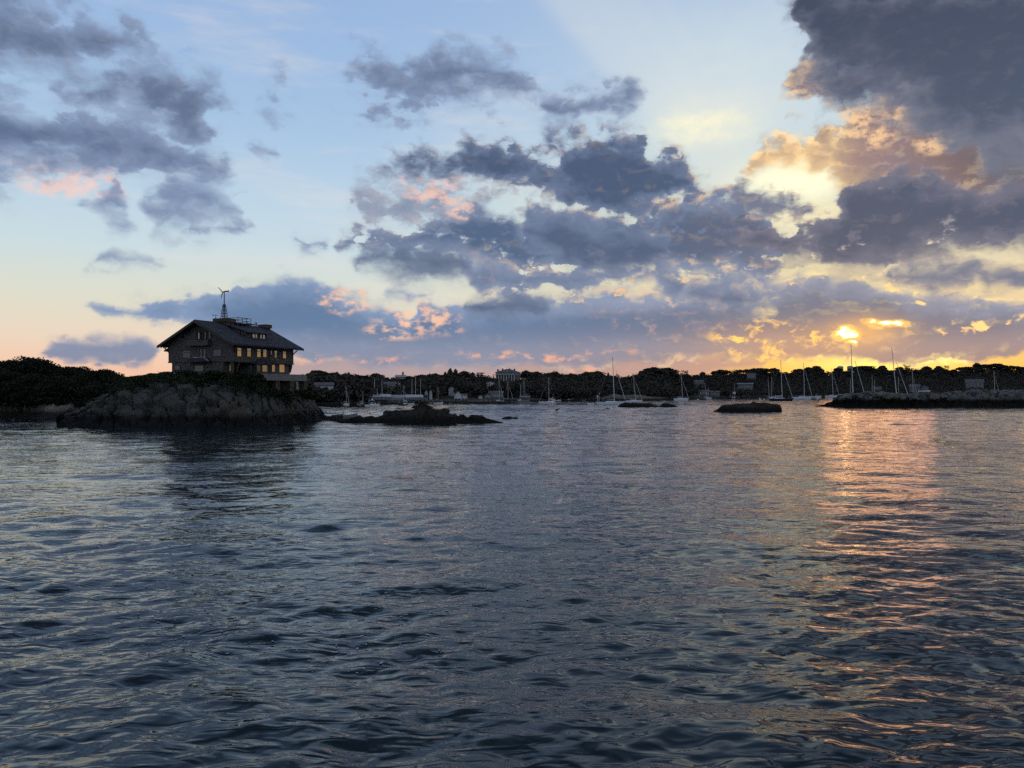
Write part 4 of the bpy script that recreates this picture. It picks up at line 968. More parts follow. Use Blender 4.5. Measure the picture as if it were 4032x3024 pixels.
# main roof
rf = MB()
for s_ in (-1, 1):
    ye = YM + s_*7.3; ze = RIDGE - RS*7.3
    rf.prism([(YM, RIDGE-0.02), (ye, ze), (ye, ze+0.20), (YM, RIDGE+0.20)], 'x', -1.2, 14.4)
roof = rf.build('roof', M_SLATE, house)
rc = MB().tube((-1.2, YM, RIDGE+0.2), (14.4, YM, RIDGE+0.2), 0.09); rc.build('ridge_cap', M_HTRIM, roof)
for xx in (-1.26, 14.4):
    bb = MB()
    for s_ in (-1, 1):
        ye = YM+s_*7.38; ze = RIDGE-RS*7.38
        bb.prism([(YM, RIDGE-0.16), (ye, ze-0.16), (ye, ze+0.22), (YM, RIDGE+0.24)], 'x', xx, xx+0.06)
    bb.build('barge_board', M_HTRIM, roof)
for s_ in (-1, 1):
    rt = MB()
    for i in range(34):
        xx = -1.1 + i*0.455
        y0 = YM+s_*5.9; y1 = YM+s_*7.28; rt.prism([(y0, RIDGE-RS*5.9-0.02), (y1, RIDGE-RS*7.28-0.02), (y1, RIDGE-RS*7.28-0.16), (y0, RIDGE-RS*5.9-0.2)], 'x', xx, xx+0.09)
    rt.build('rafter_tails', M_HTRIM, roof)
for xx in (0.2, 13.3):
    for yy in (-0.02, 12.37):
        s_ = -1 if yy < 1 else 1
        MB().tube((xx, yy, WH-1.5), (xx, yy+s_*1.0, WH-0.72), 0.09).build('eave_bracket', M_HTRIM, house)
for xx in (1.2, 13.0):
    MB().prism([(0.3, 2.2), (-0.02, 2.2), (-0.02, 1.9), (0.3, 0.9)], 'x', xx, xx+0.3).build('jetty_bracket', M_HTRIM, house)
# lean-to at the far left eave, and its bay
MB().box(2.5, 6.5, 12.36, 12.95, 1.9, 4.7).build('side_bay', M_SHING, house)
MB().prism([(12.2, 5.0), (14.6, 4.05), (14.6, 4.22), (12.2, 5.2)], 'x', 1.2, 8.5).build('side_eave', M_SLATE, house)
MB().tube((2.2, 12.4, 3.1), (2.2, 13.9, 4.2), 0.10).build('eave_bracket', M_HTRIM, house)
# long side windows, upper storey
def lw(pa, pb, ra, rb, y=0.0, top=True, pane=M_AMBER, fr=M_HTRIM):
    x0, x1 = xl(pa, y), xl(pb, y); xm = (x0+x1)/2; z1, z0 = zl(ra, xm, y), zl(rb, xm, y)
    fo = window(house, x0, x1, z0, z1, y, fr, pane, w=0.09, mull=top)
    if top:
        zm = z0+(z1-z0)*0.70; MB().box(x0+0.09, x1-0.09, y-0.035, y-0.024, zm+0.04, z1-0.09).build('pane', M_PALEP, fo)
    return fo
for pa, pb, ra, rb in ((932,951,1368,1405),(971,989,1370,1406),(1010,1027,1373,1408),(1034,1050,1375,1408),(1079,1091,1380,1411),(1112,1127,1382,1413)): lw(pa, pb, ra, rb)
lw(1064, 1070, 1379, 1398, pane=M_PALEP, top=False)
lw(1069, 1083, 1434, 1466, 0.35, False); lw(1098, 1121, 1434, 1468, 0.35, False)
lw(902, 922, 1435, 1464, 1.7, False)
lw(936, 944, 1440, 1462, 4.6, False, M_DIM)
# bay window with a domed hood
x0, x1 = xl(993, 0.35), xl(1059, 0.35); xb0, xb1 = xl(1008, -0.6), xl(1056, -0.6)
by = MB(); by.prism([(x0+0.2, 0.34), (xb0, -0.6), (xb1, -0.6), (x1-0.1, 0.34)], 'z', -2.5, 2.05); bay = by.build('bay', M_SHING, house)
hd = MB(); xm = (x0+x1)/2; n = 9
for k in range(n):
    a0, a1 = math.pi*k/n, math.pi*(k+1)/n; rx = (x1-x0)/2+0.15
    hd.prism([(xm-math.cos(a0)*rx, 0.0+2.0), (xm-math.cos(a1)*rx, 2.0), (xm-math.cos(a1)*rx, 2.0+math.sin(a1)*0.85), (xm-math.cos(a0)*rx, 2.0+math.sin(a0)*0.85)], 'y', -0.85, 0.33)
hd.build('bay_hood', M_SLATE, house)
zb0, zb1 = zl(1466, xb1, -0.6), zl(1437, xb1, -0.6)
window(bay, xl(1031, -0.6), xl(1053, -0.6), zb0, zb1, -0.6, M_HTRIM, M_AMBER, w=0.09, mull=False)
window(bay, xl(1010, -0.6), xl(1026, -0.6), zb0, zb1, -0.6, M_HTRIM, M_DIM, w=0.09, mull=False)
MB().tube((xl(1061, -0.1), -0.12, -2), (xl(1061, -0.1), -0.12, WH-0.7), 0.05).build('downpipe', M_HTRIM, house)
# gable windows
def gw(pa, pb, ra, rb, pane=M_DIM, x=0.0, mull=False):
    y0, y1 = sorted((yg(pa, x), yg(pb, x))); ym = (y0+y1)/2; return window(house, y0, y1, zl(rb, x, ym), zl(ra, x, ym), x, M_HTRIM, pane, axis='x', w=0.09, mull=mull)
gw(718, 752, 1378, 1411, mull=True); gw(787, 797, 1372, 1411); gw(799, 812, 1372, 1411); gw(838, 873, 1375, 1404, M_GLASS)
gw(765, 803, 1437, 1464); gw(687, 710, 1438, 1458, M_GLASS)
# attic loggia with its balcony; a near-black sheet on the wall paints its shade
ya, yb = sorted((yg(773), yg(832))); za, zt_ = zl(1337, 0, YM), zl(1306, 0, YM)
att = MB().box(-0.05, -0.015, ya, yb, za, zt_).build('attic_shade_panel', mat('recess_shade', solid((0.008, 0.008, 0.009))), house)
for pa, pb in ((781, 788), (806, 814), (822, 831)):
    y0, y1 = sorted((yg(pa), yg(pb))); window(att, y0, y1, za+0.05, zt_-0.1, -0.05, M_HTRIM, M_PALEP if pa == 781 else M_DIM, axis='x', w=0.05, mull=False)
MB().box(-0.75, -0.02, yg(833), yg(748), zl(1362, 0, YM), zl(1340, 0, YM)).build('attic_balcony', M_SHING, house)
# hood over the ground-floor window, pale tubes paint the light along its edge
y0, y1 = sorted((yg(840), yg(752))); zh = zl(1420, 0, 6)
hb = MB().prism([(y0, zh-0.15), (y1, zh-0.3), (y1-0.6, zh+0.35), (y0+1.0, zh+0.45)], 'x', -0.9, -0.02).build('window_hood', M_SLATE, house)
MB().tube((-0.92, y0+1.0, zh+0.47), (-0.92, y1-1.3, zh+0.40), 0.035).tube((-0.92, y0+1.0, zh+0.47), (-0.92, y0, zh-0.12), 0.035).build('hood_edge_light', M_TRIM, hb)
# shed dormer on the near slope
dx0, dx1 = xl(965, 1.4), xl(1054, 1.4); fy = 1.35; zr0 = RIDGE-RS*(YM-fy)
dz = zl(1313, (dx0+dx1)/2, fy)+0.05
dm = MB().prism([(fy, zr0-0.05), (5.2, RIDGE-0.45), (5.2, RIDGE-0.30), (fy, dz)], 'x', dx0+0.3, dx1-0.3).build('dormer', M_SHING, house)
MB().prism([(fy-0.7, dz-0.12), (5.6, RIDGE+0.06), (5.6, RIDGE+0.20), (fy-0.7, dz+0.03)], 'x', dx0-0.15, dx1+0.15).build('dormer_roof', M_SLATE, dm)
for pa, pb in ((993, 1003), (1004, 1013), (1023, 1032), (1034, 1043)):
    xa, xb = xl(pa, fy), xl(pb, fy); window(dm, xa, xb, zr0+0.12, dz-0.12, fy, M_HTRIM, M_PALEP, w=0.06, mull=False)
# chimneys, vent and roof platform
def chim(px, w0, w1, rtop, dep, zoff=1.0):
    t = xl(px, YM); zt = zl(rtop, t, YM)
    c = MB(); c.box(t-w0/2, t+w0/2, YM-dep/2, YM+dep/2, RIDGE-1.5, zt-0.55).build('chimney', M_STONE, roof)
    MB().box(t-w1/2, t+w1/2, YM-dep/2-0.2, YM+dep/2+0.2, zt-0.55, zt).build('chimney_cap', M_STONE, house)
    return t, zt
tx, tz = chim(883, 1.5, 1.9, 1255, 2.4)
cx, cz = chim(1043, 1.15, 1.45, 1279, 1.3)
xv = xl(1010, 3.6); MB().tube((xv, 3.6, RIDGE-1.4), (xv, 3.6, zl(1272, xv, 3.6)), 0.075).tube((xv, 3.6, zl(1273, xv, 3.6)), (xv, 3.6, zl(1270, xv, 3.6)), 0.13).build('vent_pipe', M_METAL, roof)
pf = MB(); xa, xb = xl(907, YM), xl(975, YM); zp = zl(1288, xb, YM)+0.25
pf.box(xa, xb, YM-1.6, YM+1.6, zp, zp+0.12)
for i in range(5):
    xx = xa+(xb-xa)*i/4
    for yy in (YM-1.5, YM+1.5): pf.tube((xx, yy, RIDGE-1.1), (xx, yy, zp+(0.95 if i < 4 else 0.5)), 0.055)
for zz in (0.42, 0.9):
    for yy in (YM-1.5, YM+1.5): pf.tube((xa, yy, zp+zz), (xb-1.2, yy, zp+zz), 0.05)
    pf.tube((xa, YM-1.5, zp+zz), (xa, YM+1.5, zp+zz), 0.04); pf.tube((xb-1.2, YM-1.5, zp+zz), (xb-1.2, YM+1.5, zp+zz), 0.04)
pf.tube((xb-2, YM-1.5, zp+0.2), (xb+1.1, YM-1.5, zp+0.02), 0.05).tube((xb-2.5, YM+0.9, zp+0.05), (xb+0.6, YM+0.9, zp-0.1), 0.05)
pf.build('roof_platform', M_PLANK, roof)
# terrace on stone piers along the long side
ta, tb, tw = 2.4, 12.9, 3.2
te = MB(); te.box(ta, tb, -tw, -tw+0.28, -0.42, 0.56); te.box(tb-0.28, tb, -tw+0.28, 0.0, -0.42, 0.56); te.build('terrace_parapet', M_CONC, house)
MB().box(ta, tb-0.28, -tw+0.28, 0.34, -0.42, -0.22).build('terrace_floor', M_CONC, house)
for pa, pb in ((1029, 1044), (1086, 1101), (1142, 1156), (1196, 1207)):
    xa, xb = xl(pa, -tw+0.1), xl(pb, -tw+0.1); MB().box(xa, xb, -tw+0.08, -tw+0.9, -4.5, -0.42).build('pier', M_STONE, house)
MB().box(2.2, 13.0, 0.0, 0.3, -4.5, -0.42).build('undercroft_wall', M_DARKW, house)
def hp(x, y, z): return Vector(((HC[0]+UX*x-UY*y)*HS, (HC[1]+UY*x+UX*y)*HS, EYE+HS*(7.0+z-EYE)))
p = hp(xl(1163, -2.9), -3.45, -2.45); ld = thing('ladder', p, math.atan2(UY, UX), 'pale ladder leaning under the terrace between the right piers', 'ladder')
for s_ in (-0.2, 0.2): MB().tube((s_*1.25, 0, 0), (s_*0.45, 0.25, 2.0), 0.035).build('rail', M_TRIM, ld)
MB().tube((-0.2, 0.06, 0.5), (0.2, 0.06, 0.5), 0.02).tube((-0.16, 0.12, 1.0), (0.16, 0.12, 1.0), 0.02).tube((-0.12, 0.19, 1.5), (0.12, 0.19, 1.5), 0.02).build('rungs', M_TRIM, ld)
# the wind turbine standing on the big chimney cap
b0 = hp(tx, YM, tz); k = b0.y/F
wt_ = thing('wind_turbine', b0, 0, 'small three-bladed wind turbine on a lattice tower above the big chimney', 'wind turbine')
H1 = (1255-1201)*k; H2 = (1255-1151)*k; lt = MB(); r0, r1 = 11.5*k, 4.5*k
for i in range(4):
    a = math.pi/4+i*math.pi/2; c, s_ = math.cos(a)*1.3, math.sin(a)*1.3; lt.tube((c*r0, s_*r0, 0), (c*r1, s_*r1, H1), 0.045)
for j in range(4):
    q = (j+0.6)/4.2; rr = (r0+(r1-r0)*q)*1.3; z = H1*q
    for i in range(4):
        a, b = math.pi/4+i*math.pi/2, math.pi/4+(i+1)*math.pi/2; lt.tube((math.cos(a)*rr, math.sin(a)*rr, z), (math.cos(b)*rr, math.sin(b)*rr, z), 0.025)
        q2 = min(1, q+0.24); r2 = (r0+(r1-r0)*q2)*1.3; lt.tube((math.cos(a)*rr, math.sin(a)*rr, z), (math.cos(b)*r2, math.sin(b)*r2, H1*q2), 0.018)
lt.tube((0, 0, H1-0.05), (0, 0, H1+0.1), r1*1.4); lt.build('lattice_tower', M_METAL, wt_)
MB().tube((0, 0, 0), (0, 0, H2), 0.095, 0.075).build('pole', M_METAL, wt_)
MB().tube((-5*k, -0.1, H2+0.02), (10*k, 0.1, H2+5*k), 0.10, 0.13).tube((10*k, 0.1, H2+5*k), (20*k, 0.2, H2+6.5*k), 0.06, 0.03).build('nacelle', M_METAL, wt_)
MB().prism([(12*k, H2+0.5*k), (16*k, H2+1*k), (15.5*k, H2+9.5*k), (13.5*k, H2+9.5*k)], 'y', 0.12, 0.15).build('tail_fin', M_METAL, wt_)
for dx_, dy_, dz_ in ((-19, 0.1, 19.5), (-6, -0.1, -26), (20, 0.5, 5.5)):
    e = Vector((-5*k+dx_*k, -0.12+dy_, H2+dz_*k)); MB().tube((-5*k, -0.12, H2), tuple(e), 0.085, 0.045, 6).build('blade', M_METAL, wt_)
p = hp(xl(849, YM), YM, RIDGE-0.1); k = p.y/F
wv = thing('weather_vane', p, 0, 'thin weather vane pole on the roof ridge left of the turbine', 'weather vane')
MB().tube((0, 0, 0), (0, 0, 28*k), 0.085).tube((0, 0, 28*k), (0, 0, 40*k), 0.03).build('pole', M_METAL, wv)
MB().tube((-11*k, 0, 36*k), (9*k, 0, 34*k), 0.03).tube((-12.5*k, 0, 36.2*k), (-9.5*k, 0, 35.8*k), 0.09).build('arrow', M_METAL, wv)
p = hp(-0.5, yg(693, -0.5), 0.55); MB_ = MB().box(-0.42, 0.42, -0.15, 0.15, 0, 0.32)
rm = MB_.build('white_crate', M_TRIM); rm.location = p; tag(rm, 'small white box standing outside the low left corner window of the big house', 'crate')
# ------------------------------------------------------------------ boats
M_HULLW = mat('white_gelcoat', solid((0.78, 0.79, 0.80), 0.35))
M_HULLD = mat('navy_hull', solid((0.012, 0.015, 0.024), 0.3))
M_HULLG = mat('grey_hull', solid((0.22, 0.23, 0.24), 0.5))
M_MAST = mat('aluminium_mast', solid((0.62, 0.60, 0.57), 0.4))
M_CANVASD = mat('dark_sail_cover', solid((0.02, 0.03, 0.05), 0.8))
M_CANVASW = mat('white_sail_cover', solid((0.55, 0.55, 0.54), 0.8))
M_TARP = mat('winter_cover', solid((0.52, 0.54, 0.56), 0.7))
M_TEAK = mat('boat_deck', solid((0.30, 0.29, 0.27), 0.6))

def hull_mesh(L, B, fb, fs, draft, m, name='hull', parent=None, transom=0.75, overhang=0.09):
    """bow at +x; fb and fs are freeboard at bow and stern"""
    n, q = 18, 9; V = []; Fc = []
    for i in range(n+1):
        t = i/n; x = (t-0.5)*L; w = B/2*(min(1, (1-t)**0.55*1.28) if t > 0.5 else transom+(1-transom)*math.sin(min(1, t*2.1)*math.pi/2))
        if t > 0.999: w = 0.01
        sh = fs + (fb-fs)*t**2 - 0.06*L*0.1*math.sin(math.pi*t)
        for j in range(q+1):
            a = j/q*math.pi; c = math.cos(a); s_ = math.sin(a)
            z = sh - (sh+draft)*(abs(s_)**0.75); f = (sh-z)/(sh+draft)
            V.append((x - overhang*L*f*max(0, t-0.5)*2 + 0.05*L*f*max(0, 0.5-t)*2, w*c*abs(c)**-0.35 if abs(c) > 1e-3 else 0.0, z))
    for i in range(n):
        for j in range(q): a = i*(q+1)+j; Fc.append((a, a+1, a+q+2, a+q+1))
    Fc.append(tuple(range(q+1)))
    for i in range(n): Fc.append((i*(q+1), (i+1)*(q+1), (i+1)*(q+1)+q, i*(q+1)+q))
    mb = MB(); mb.v = V; mb.f = Fc; return mb.build(name, m, parent)
def cabin_mb(x0, x1, w, z0, h, rake=0.5):
    mb = MB(); mb.v = [(x0, -w, z0), (x1, -w*0.8, z0), (x1, w*0.8, z0), (x0, w, z0), (x0+rake*0.25, -w*0.85, z0+h), (x1-rake, -w*0.65, z0+h*0.75), (x1-rake, w*0.65, z0+h*0.75), (x0+rake*0.25, w*0.85, z0+h)]
    mb.f = [(0, 1, 5, 4), (1, 2, 6, 5), (2, 3, 7, 6), (3, 0, 4, 7), (4, 5, 6, 7), (3, 2, 1, 0)]; return mb
def boat_root(name, px, row, label, cat, bow=1, group=None, z=0.0, yaw=0.15):
    d = depth(row); r = thing(name, (wx(px, d), d, z), face_cam(wx(px, d), d) + (0 if bow > 0 else math.pi) + yaw, label, cat, group); return r, d, d/F
def sailboat(px0, px1, row, mastpx, mtop, mbase, label, bow=1, hull=M_HULLW, cover=M_CANVASD, stay=None, rake=0.0, furl=True, dodger=False, spread=True, wheel=False, hh=None, z=0.0):
    pm = (px0+px1)/2; r, d, k = boat_root('sailboat', pm, row, label, 'sailboat', bow, z=z); L = (px1-px0)*k
    L = max(L, 3.0); B = L*0.28; hgt = (hh*k) if hh else max(0.6, L*0.085)
    hull_mesh(L, B, hgt*1.25, hgt*0.9, 0.5, hull, parent=r)
    hb = hgt*0.93
    mx = (mastpx-pm)*k*bow; zt = wz(mtop, d)-z; zb = hb
    tr = rake*k*bow
    cabin_mb(mx-L*0.30, mx+L*0.10, B*0.30, hb-0.1, max(0.45, L*0.035), 0.4).build('cabin', M_HULLW, r)
    rad = max(0.075, 0.0115*(zt)**0.85)
    m = MB().tube((mx, 0, zb-0.2), (mx+tr, 0, zt), rad*1.15, rad*0.75); mo = m.build('mast', M_MAST, r)
    if spread:
        zz = zb+(zt-zb)*0.55; xx = mx+tr*0.55; MB().tube((xx, -B*0.42, zz), (xx, B*0.42, zz), 0.04).build('spreader', M_MAST, mo)
    bl = min(L*0.40, mx+L*0.45); bz = zb+max(0.9, L*0.075)
    MB().tube((mx, 0, bz), (mx-bl, 0, bz-0.05), 0.08).build('boom', M_MAST, r)
    sc = MB(); sc.tube((mx-0.1, 0, bz+0.55), (mx-bl*0.35, 0, bz+0.30), 0.22, 0.24); sc.tube((mx-bl*0.33, 0, bz+0.30), (mx-bl*0.97, 0, bz+0.16), 0.24, 0.12); sc.build('sail_cover', cover, r)
    fx = (stay-pm)*k*bow if stay else L*0.47
    sx, sz = mx+tr*0.93, zb+(zt-zb)*0.94
    MB().tube((fx, 0, hb+0.1), (sx, 0, sz), 0.022).build('forestay', M_MAST, r)
    if furl:
        q0, q1 = 0.06, 0.74; a = Vector((fx, 0, hb+0.1)); b = Vector((sx, 0, sz))
        MB().tube(tuple(a.lerp(b, q0)), tuple(a.lerp(b, q1)), max(0.10, rad*0.85), max(0.05, rad*0.5)).build('furled_jib', M_CANVASW, r)
    MB().tube((-L*0.48, 0, hb*0.9), (mx+tr, 0, zt), 0.016).build('backstay', M_MAST, r)
    if dodger: cabin_mb(mx-L*0.38, mx-L*0.20, B*0.30, hb, 1.2, 0.7).build('dodger', M_CANVASD, r)
    rl = MB()
    for i in range(6):
        xx = -L*0.45+L*0.88*i/5; yy = -B*0.40*min(1, 1.6*(1-(xx/L+0.5))**0.55+0.05)
        rl.tube((xx, yy, hb*0.9), (xx, yy, hb+0.65), 0.022)
    rl.build('stanchions', M_MAST, r)
    return r, d, k
def motorboat(px0, px1, row, label, bow=1, hull=M_HULLW, top=1.0, hard=True, h=None, dark=False, radar=False):
    pm = (px0+px1)/2; r, d, k = boat_root('motorboat', pm, row, label, 'motorboat', bow); L = max(2.6, (px1-px0)*k); B = L*0.32; hg = L*0.11
    hull_mesh(L, B, hg*1.5, hg, 0.4, hull, parent=r, transom=0.9)
    c = cabin_mb(-L*0.12, L*0.26, B*0.36, hg*1.0, L*0.12*top, L*0.10).build('cabin', M_HULLW, r)
    MB().box(-L*0.10, L*0.14, -B*0.345, -B*0.315, hg*1.0+L*0.04*top, hg*1.0+L*0.10*top).build('window', M_GLASS, c)
    if hard:
        zz = hg+L*0.20*top; MB().box(-L*0.26, L*0.12, -B*0.36, B*0.36, zz, zz+0.1).build('hardtop', M_HULLW, r)
        for xx in (-L*0.24, L*0.08): MB().tube((xx, -B*0.32, hg*0.9), (xx, -B*0.32, zz), 0.04).build('post', M_MAST, r)
    if radar: MB().tube((-L*0.02, 0, hg+L*0.2*top+0.1), (-L*0.02, 0, hg+L*0.2*top+0.7), 0.22, 0.12).build('radar', M_HULLW, r)
    MB().tube((L*0.30, 0, hg*1.4), (L*0.47, 0, hg*1.5+0.6), 0.03).tube((L*0.30, 0, hg*1.4+0.6), (L*0.47, 0, hg*1.5+0.6), 0.03).build('bow_rail', M_MAST, r)
    return r
def skiff(px0, px1, row, label, bow=1, hull=M_HULLW, hh=0.5, name='dinghy'):
    pm = (px0+px1)/2; r, d, k = boat_root(name, pm, row, label, 'dinghy', bow); L = (px1-px0)*k
    hull_mesh(L, L*0.36, hh*1.5, hh, 0.25, hull, parent=r, transom=0.8)
    MB().box(-L*0.12, -L*0.02, -L*0.15, L*0.15, hh*1.0, hh*1.0+0.06).build('seat', M_PLANK, r)
    MB().box(-L*0.52, -L*0.46, -0.15, 0.15, 0, hh+0.45).build('outboard', M_CANVASD, r)
    return r

sailboat(1343, 1376, 1596, 1365, 1521, 1585, 'white sloop with dark cover moored just right of the gangway', stay=1375, rake=-3)
sailboat(1405, 1434, 1595, 1428, 1543, 1585, 'small sloop with a low dark hull left of the white cabin cruiser', hull=M_HULLG, furl=False, spread=False)
motorboat(1436, 1498, 1600, 'biggest white cabin cruiser with a hardtop, left of the boatyard', bow=1, top=1.35, radar=True)
skiff(1422, 1436, 1601, 'dark dinghy tied at the stern of the big white cruiser', hull=M_HULLD, hh=0.7)
sailboat(1567, 1606, 1597, 1590, 1517, 1588, 'dark-hulled sloop with a white sail cover in front of the long shed', bow=-1, hull=M_HULLD, cover=M_CANVASW, stay=1569, furl=False)
motorboat(1603, 1632, 1592, 'low white launch right behind the dark sloop at the shed', bow=1, hard=False, top=0.5)
motorboat(1684, 1704, 1591, 'small boat with a white cabin and reddish hull above the islet top', bow=1, hull=mat('rust_red_hull', solid((0.16, 0.06, 0.035))), hard=False, top=1.3)
motorboat(1706, 1746, 1590, 'long low white open boat at the floating dock', bow=1, hard=False, top=0.4)
sailboat(1714, 1742, 1585, 1726, 1525, 1575, 'sloop with a pale hull at the dock below the twin gables', stay=1740, furl=False, rake=-2)
sailboat(1838, 1862, 1581, 1849, 1539, 1570, 'small moored yacht whose short mast stands right of the boathouse', furl=False, spread=False)
# yachts laid up in the boatyard, on the wharf behind the quay: covered hulls, bare masts
def laidup(mpx, mtop, px0, px1, row, label, cover=M_TARP, z=1.6):
    pm = (px0+px1)/2; d = float(interp(SHORE, pm))+7; k = d/F; z = wz(1584, d)+0.6; r = thing('laid_up_yacht', (wx(pm, d), d, z), face_cam(wx(pm, d), d)+0.2, label, 'sailboat'); L = max(7.0, (px1-px0)*k)
    zt = wz(mtop, d)-z; hull_mesh(L, L*0.3, 1.9, 1.6, -0.2, M_HULLG, parent=r)
    c = MB(); c.prism([(-L*0.15, 1.55), (L*0.15, 1.55), (0, 2.7)], 'x', -L*0.45, L*0.42); c.build('tarpaulin', cover, r)
    MB().tube(((mpx-pm)*k, 0, 1.4), ((mpx-pm)*k, 0, zt), 0.10, 0.07).build('mast', M_MAST, r)
    MB().box(-L*0.2, L*0.2, -0.1, 0.1, -0.6, 0.4).build('cradle', M_DARKW, r)
laidup(1475, 1491, 1452, 1486, 1575, 'covered yacht at the left end of the boatyard, under the first tall mast')
laidup(1485, 1528, 1470, 1500, 1575, 'covered yacht with a short mast, second from the left in the boatyard')
laidup(1504, 1498, 1488, 1534, 1575, 'covered yacht with a tall thin mast left of the long shed')
laidup(1622, 1491, 1612, 1636, 1572, 'yacht at the right end of the long shed, leftmost of three tall masts there')
laidup(1636, 1483, 1628, 1650, 1572, 'yacht under the tallest of the three masts right of the long shed')
laidup(1656, 1493, 1644, 1668, 1572, 'yacht under the rightmost of the three masts right of the long shed', M_CANVASD)
sailboat(1944, 1986, 1583, 1966, 1492, 1568, 'pale sloop at the end of the grey spit with a slanting furled sail', stay=1985, rake=-1)
sailboat(1984, 2028, 1579, 2001, 1499, 1573, 'sloop right of the grey spit, its forestay slanting to the right', stay=2021, rake=-2)
sailboat(2045, 2086, 1580, 2050, 1510, 1570, 'long dark-striped ketch in front of the low grey house', hull=M_HULLG, furl=False)
sailboat(2052, 2076, 1578, 2063, 1494, 1570, 'slim sloop behind the ketch, with the taller of the two close masts', furl=False)
sailboat(2108, 2124, 1577, 2118, 1531, 1569, 'small yacht with a short bare mast left of the lone white mast', furl=False, spread=False)
sailboat(2120, 2189, 1587, 2161, 1486, 1573, 'low white sloop with a single white mast in the middle of the harbour', bow=-1, furl=False, cover=M_CANVASW, spread=False, hh=6)
motorboat(2163, 2188, 1578, 'white flybridge cruiser behind the stern of the lone white sloop', bow=1, top=1.7, radar=True)
motorboat(2188, 2210, 1578, 'small white motorboat right of the flybridge cruiser', bow=1, hard=False)
motorboat(2221, 2260, 1578, 'low dark-hulled launch with a white cabin against the shore', bow=1, hull=M_HULLD, hard=False, top=0.7)
motorboat(2282, 2308, 1580, 'dark launch at the shore left of the white dinghy', bow=1, hull=M_HULLD, hard=False, top=0.6)
skiff(2312, 2341, 1594, 'white dinghy floating alone left of the tallest white sloop', bow=-1, hh=0.55)
r, d, k = sailboat(2347, 2466, 1594, 2419, 1403, 1575, 'tallest white sloop, with dark sail cover and stern arch, behind the domed rock', stay=2464, rake=-7, dodger=True, hh=12)
st = MB()
for px, t in ((2352, 1562), (2359, 1545)): xx = (px-2406.5)*k; st.tube((xx, 0, 0.9), (xx, 0, wz(t, d)), 0.05)
st.tube(((2350-2406.5)*k, -0.5, wz(1567, d)), ((2362-2406.5)*k, 0.5, wz(1567, d)), 0.06); st.build('stern_arch', M_MAST, r)
MB().tube(((2352-2406.5)*k, 0, wz(1564, d)), ((2352-2406.5)*k, 0, wz(1556, d)), 0.22).build('radome', M_HULLW, r)
sailboat(2466, 2531, 1584, 2503, 1474, 1572, 'white sloop behind the domed rock, second from the tallest', stay=2529, rake=-10, hh=8)
sailboat(2653, 2712, 1577, 2688, 1476, 1552, 'white sloop with a dark boom cover, its bow to the right, alone before the woods', stay=2711, rake=-6, hh=9)
sailboat(2752, 2786, 1573, 2785, 1507, 1562, 'dark-hulled ketch with a white sail cover and a left-leaning mast', bow=1, hull=M_HULLD, cover=M_CANVASW, furl=False, rake=-11, spread=False)
sailboat(2782, 2802, 1569, 2790, 1527, 1562, 'tiny white yacht right beside the dark ketch', furl=False, spread=False)
r, d, k = sailboat(2872, 2911, 1569, 2893, 1510, 1562, 'small dark yacht carrying a square white cloth under its mast', hull=M_HULLD, furl=False, spread=False)
MB().box((2885-2891.5)*k, (2897-2891.5)*k, -0.1, 0.0, wz(1551, d), wz(1543, d)).build('white_cloth', M_CANVASW, r)
sailboat(3010, 3030, 1566, 3028, 1484, 1556, 'dark motor-sailer with a slightly leaning mast, leftmost of the close pair', hull=M_HULLD, furl=False, rake=-4, spread=False)
sailboat(3030, 3056, 1567, 3039, 1483, 1556, 'yacht with the right mast of the close pair, behind the big black sloop', furl=False, spread=False)
sailboat(3027, 3124, 1578, 3080, 1417, 1549, 'black-hulled sloop with white covers, right of the close pair of masts', stay=3120, hull=M_HULLD, cover=M_CANVASW, rake=-6, hh=10)
sailboat(3119, 3197, 1573, 3167, 1430, 1543, 'white cutter with two furled jibs and a dark canopy, right of the black sloop', stay=3196, rake=-3, dodger=True, hh=11)
motorboat(3198, 3234, 1565, 'white fishing boat with a small wheelhouse, right of the white cutter', bow=1, top=1.1, hard=False, radar=True)
sailboat(3249, 3296, 1565, 3280, 1451, 1542, 'white sloop left of the breakwater with dark bimini and a slanting jib', stay=3302, rake=-5, dodger=True, hh=8)
sailboat(3284, 3424, 1577, 3359, 1357, 1538, 'big dark-hulled yacht behind the breakwater under the tallest mast before the sun', stay=3404, hull=M_HULLD, cover=M_CANVASW, rake=-8, hh=13, z=0)
sailboat(3344, 3360, 1566, 3349, 1490, 1545, 'small mizzen-like yacht mast just left of the tallest mast', furl=False, spread=False)
sailboat(3488, 3584, 1577, 3532, 1367, 1554, 'big yacht behind the breakwater with the right-hand leaning tall mast', stay=3575, rake=-19, cover=M_CANVASW, hh=13)
sailboat(3525, 3550, 1566, 3538, 1484, 1552, 'yacht behind the breakwater with a short mast close right of the leaning one', furl=False, spread=False)
sailboat(3580, 3616, 1568, 3597, 1462, 1535, 'yacht with a faint thin mast before the grey barn', stay=3612, rake=-4)
sailboat(3902, 3940, 1566, 3918, 1460, 1522, 'yacht with a grey mast behind the breakwater near the right edge', stay=3936, rake=-3)
sailboat(3398, 3440, 1564, 3433, 1480, 1530, 'yacht with a dim bare mast behind the breakwater, left of two', furl=False, spread=False)
sailboat(3440, 3474, 1564, 3445, 1494, 1530, 'yacht with a dim short mast behind the breakwater, right of two', furl=False, spread=False)
o = skiff(3649, 3697, 1597, 'upturned pale dinghy lying on the breakwater boulders', hh=0.4); o.location.y += 6; o.location.z = wz(1542, o.location.y); o.scale = (1, 1, 0.9)

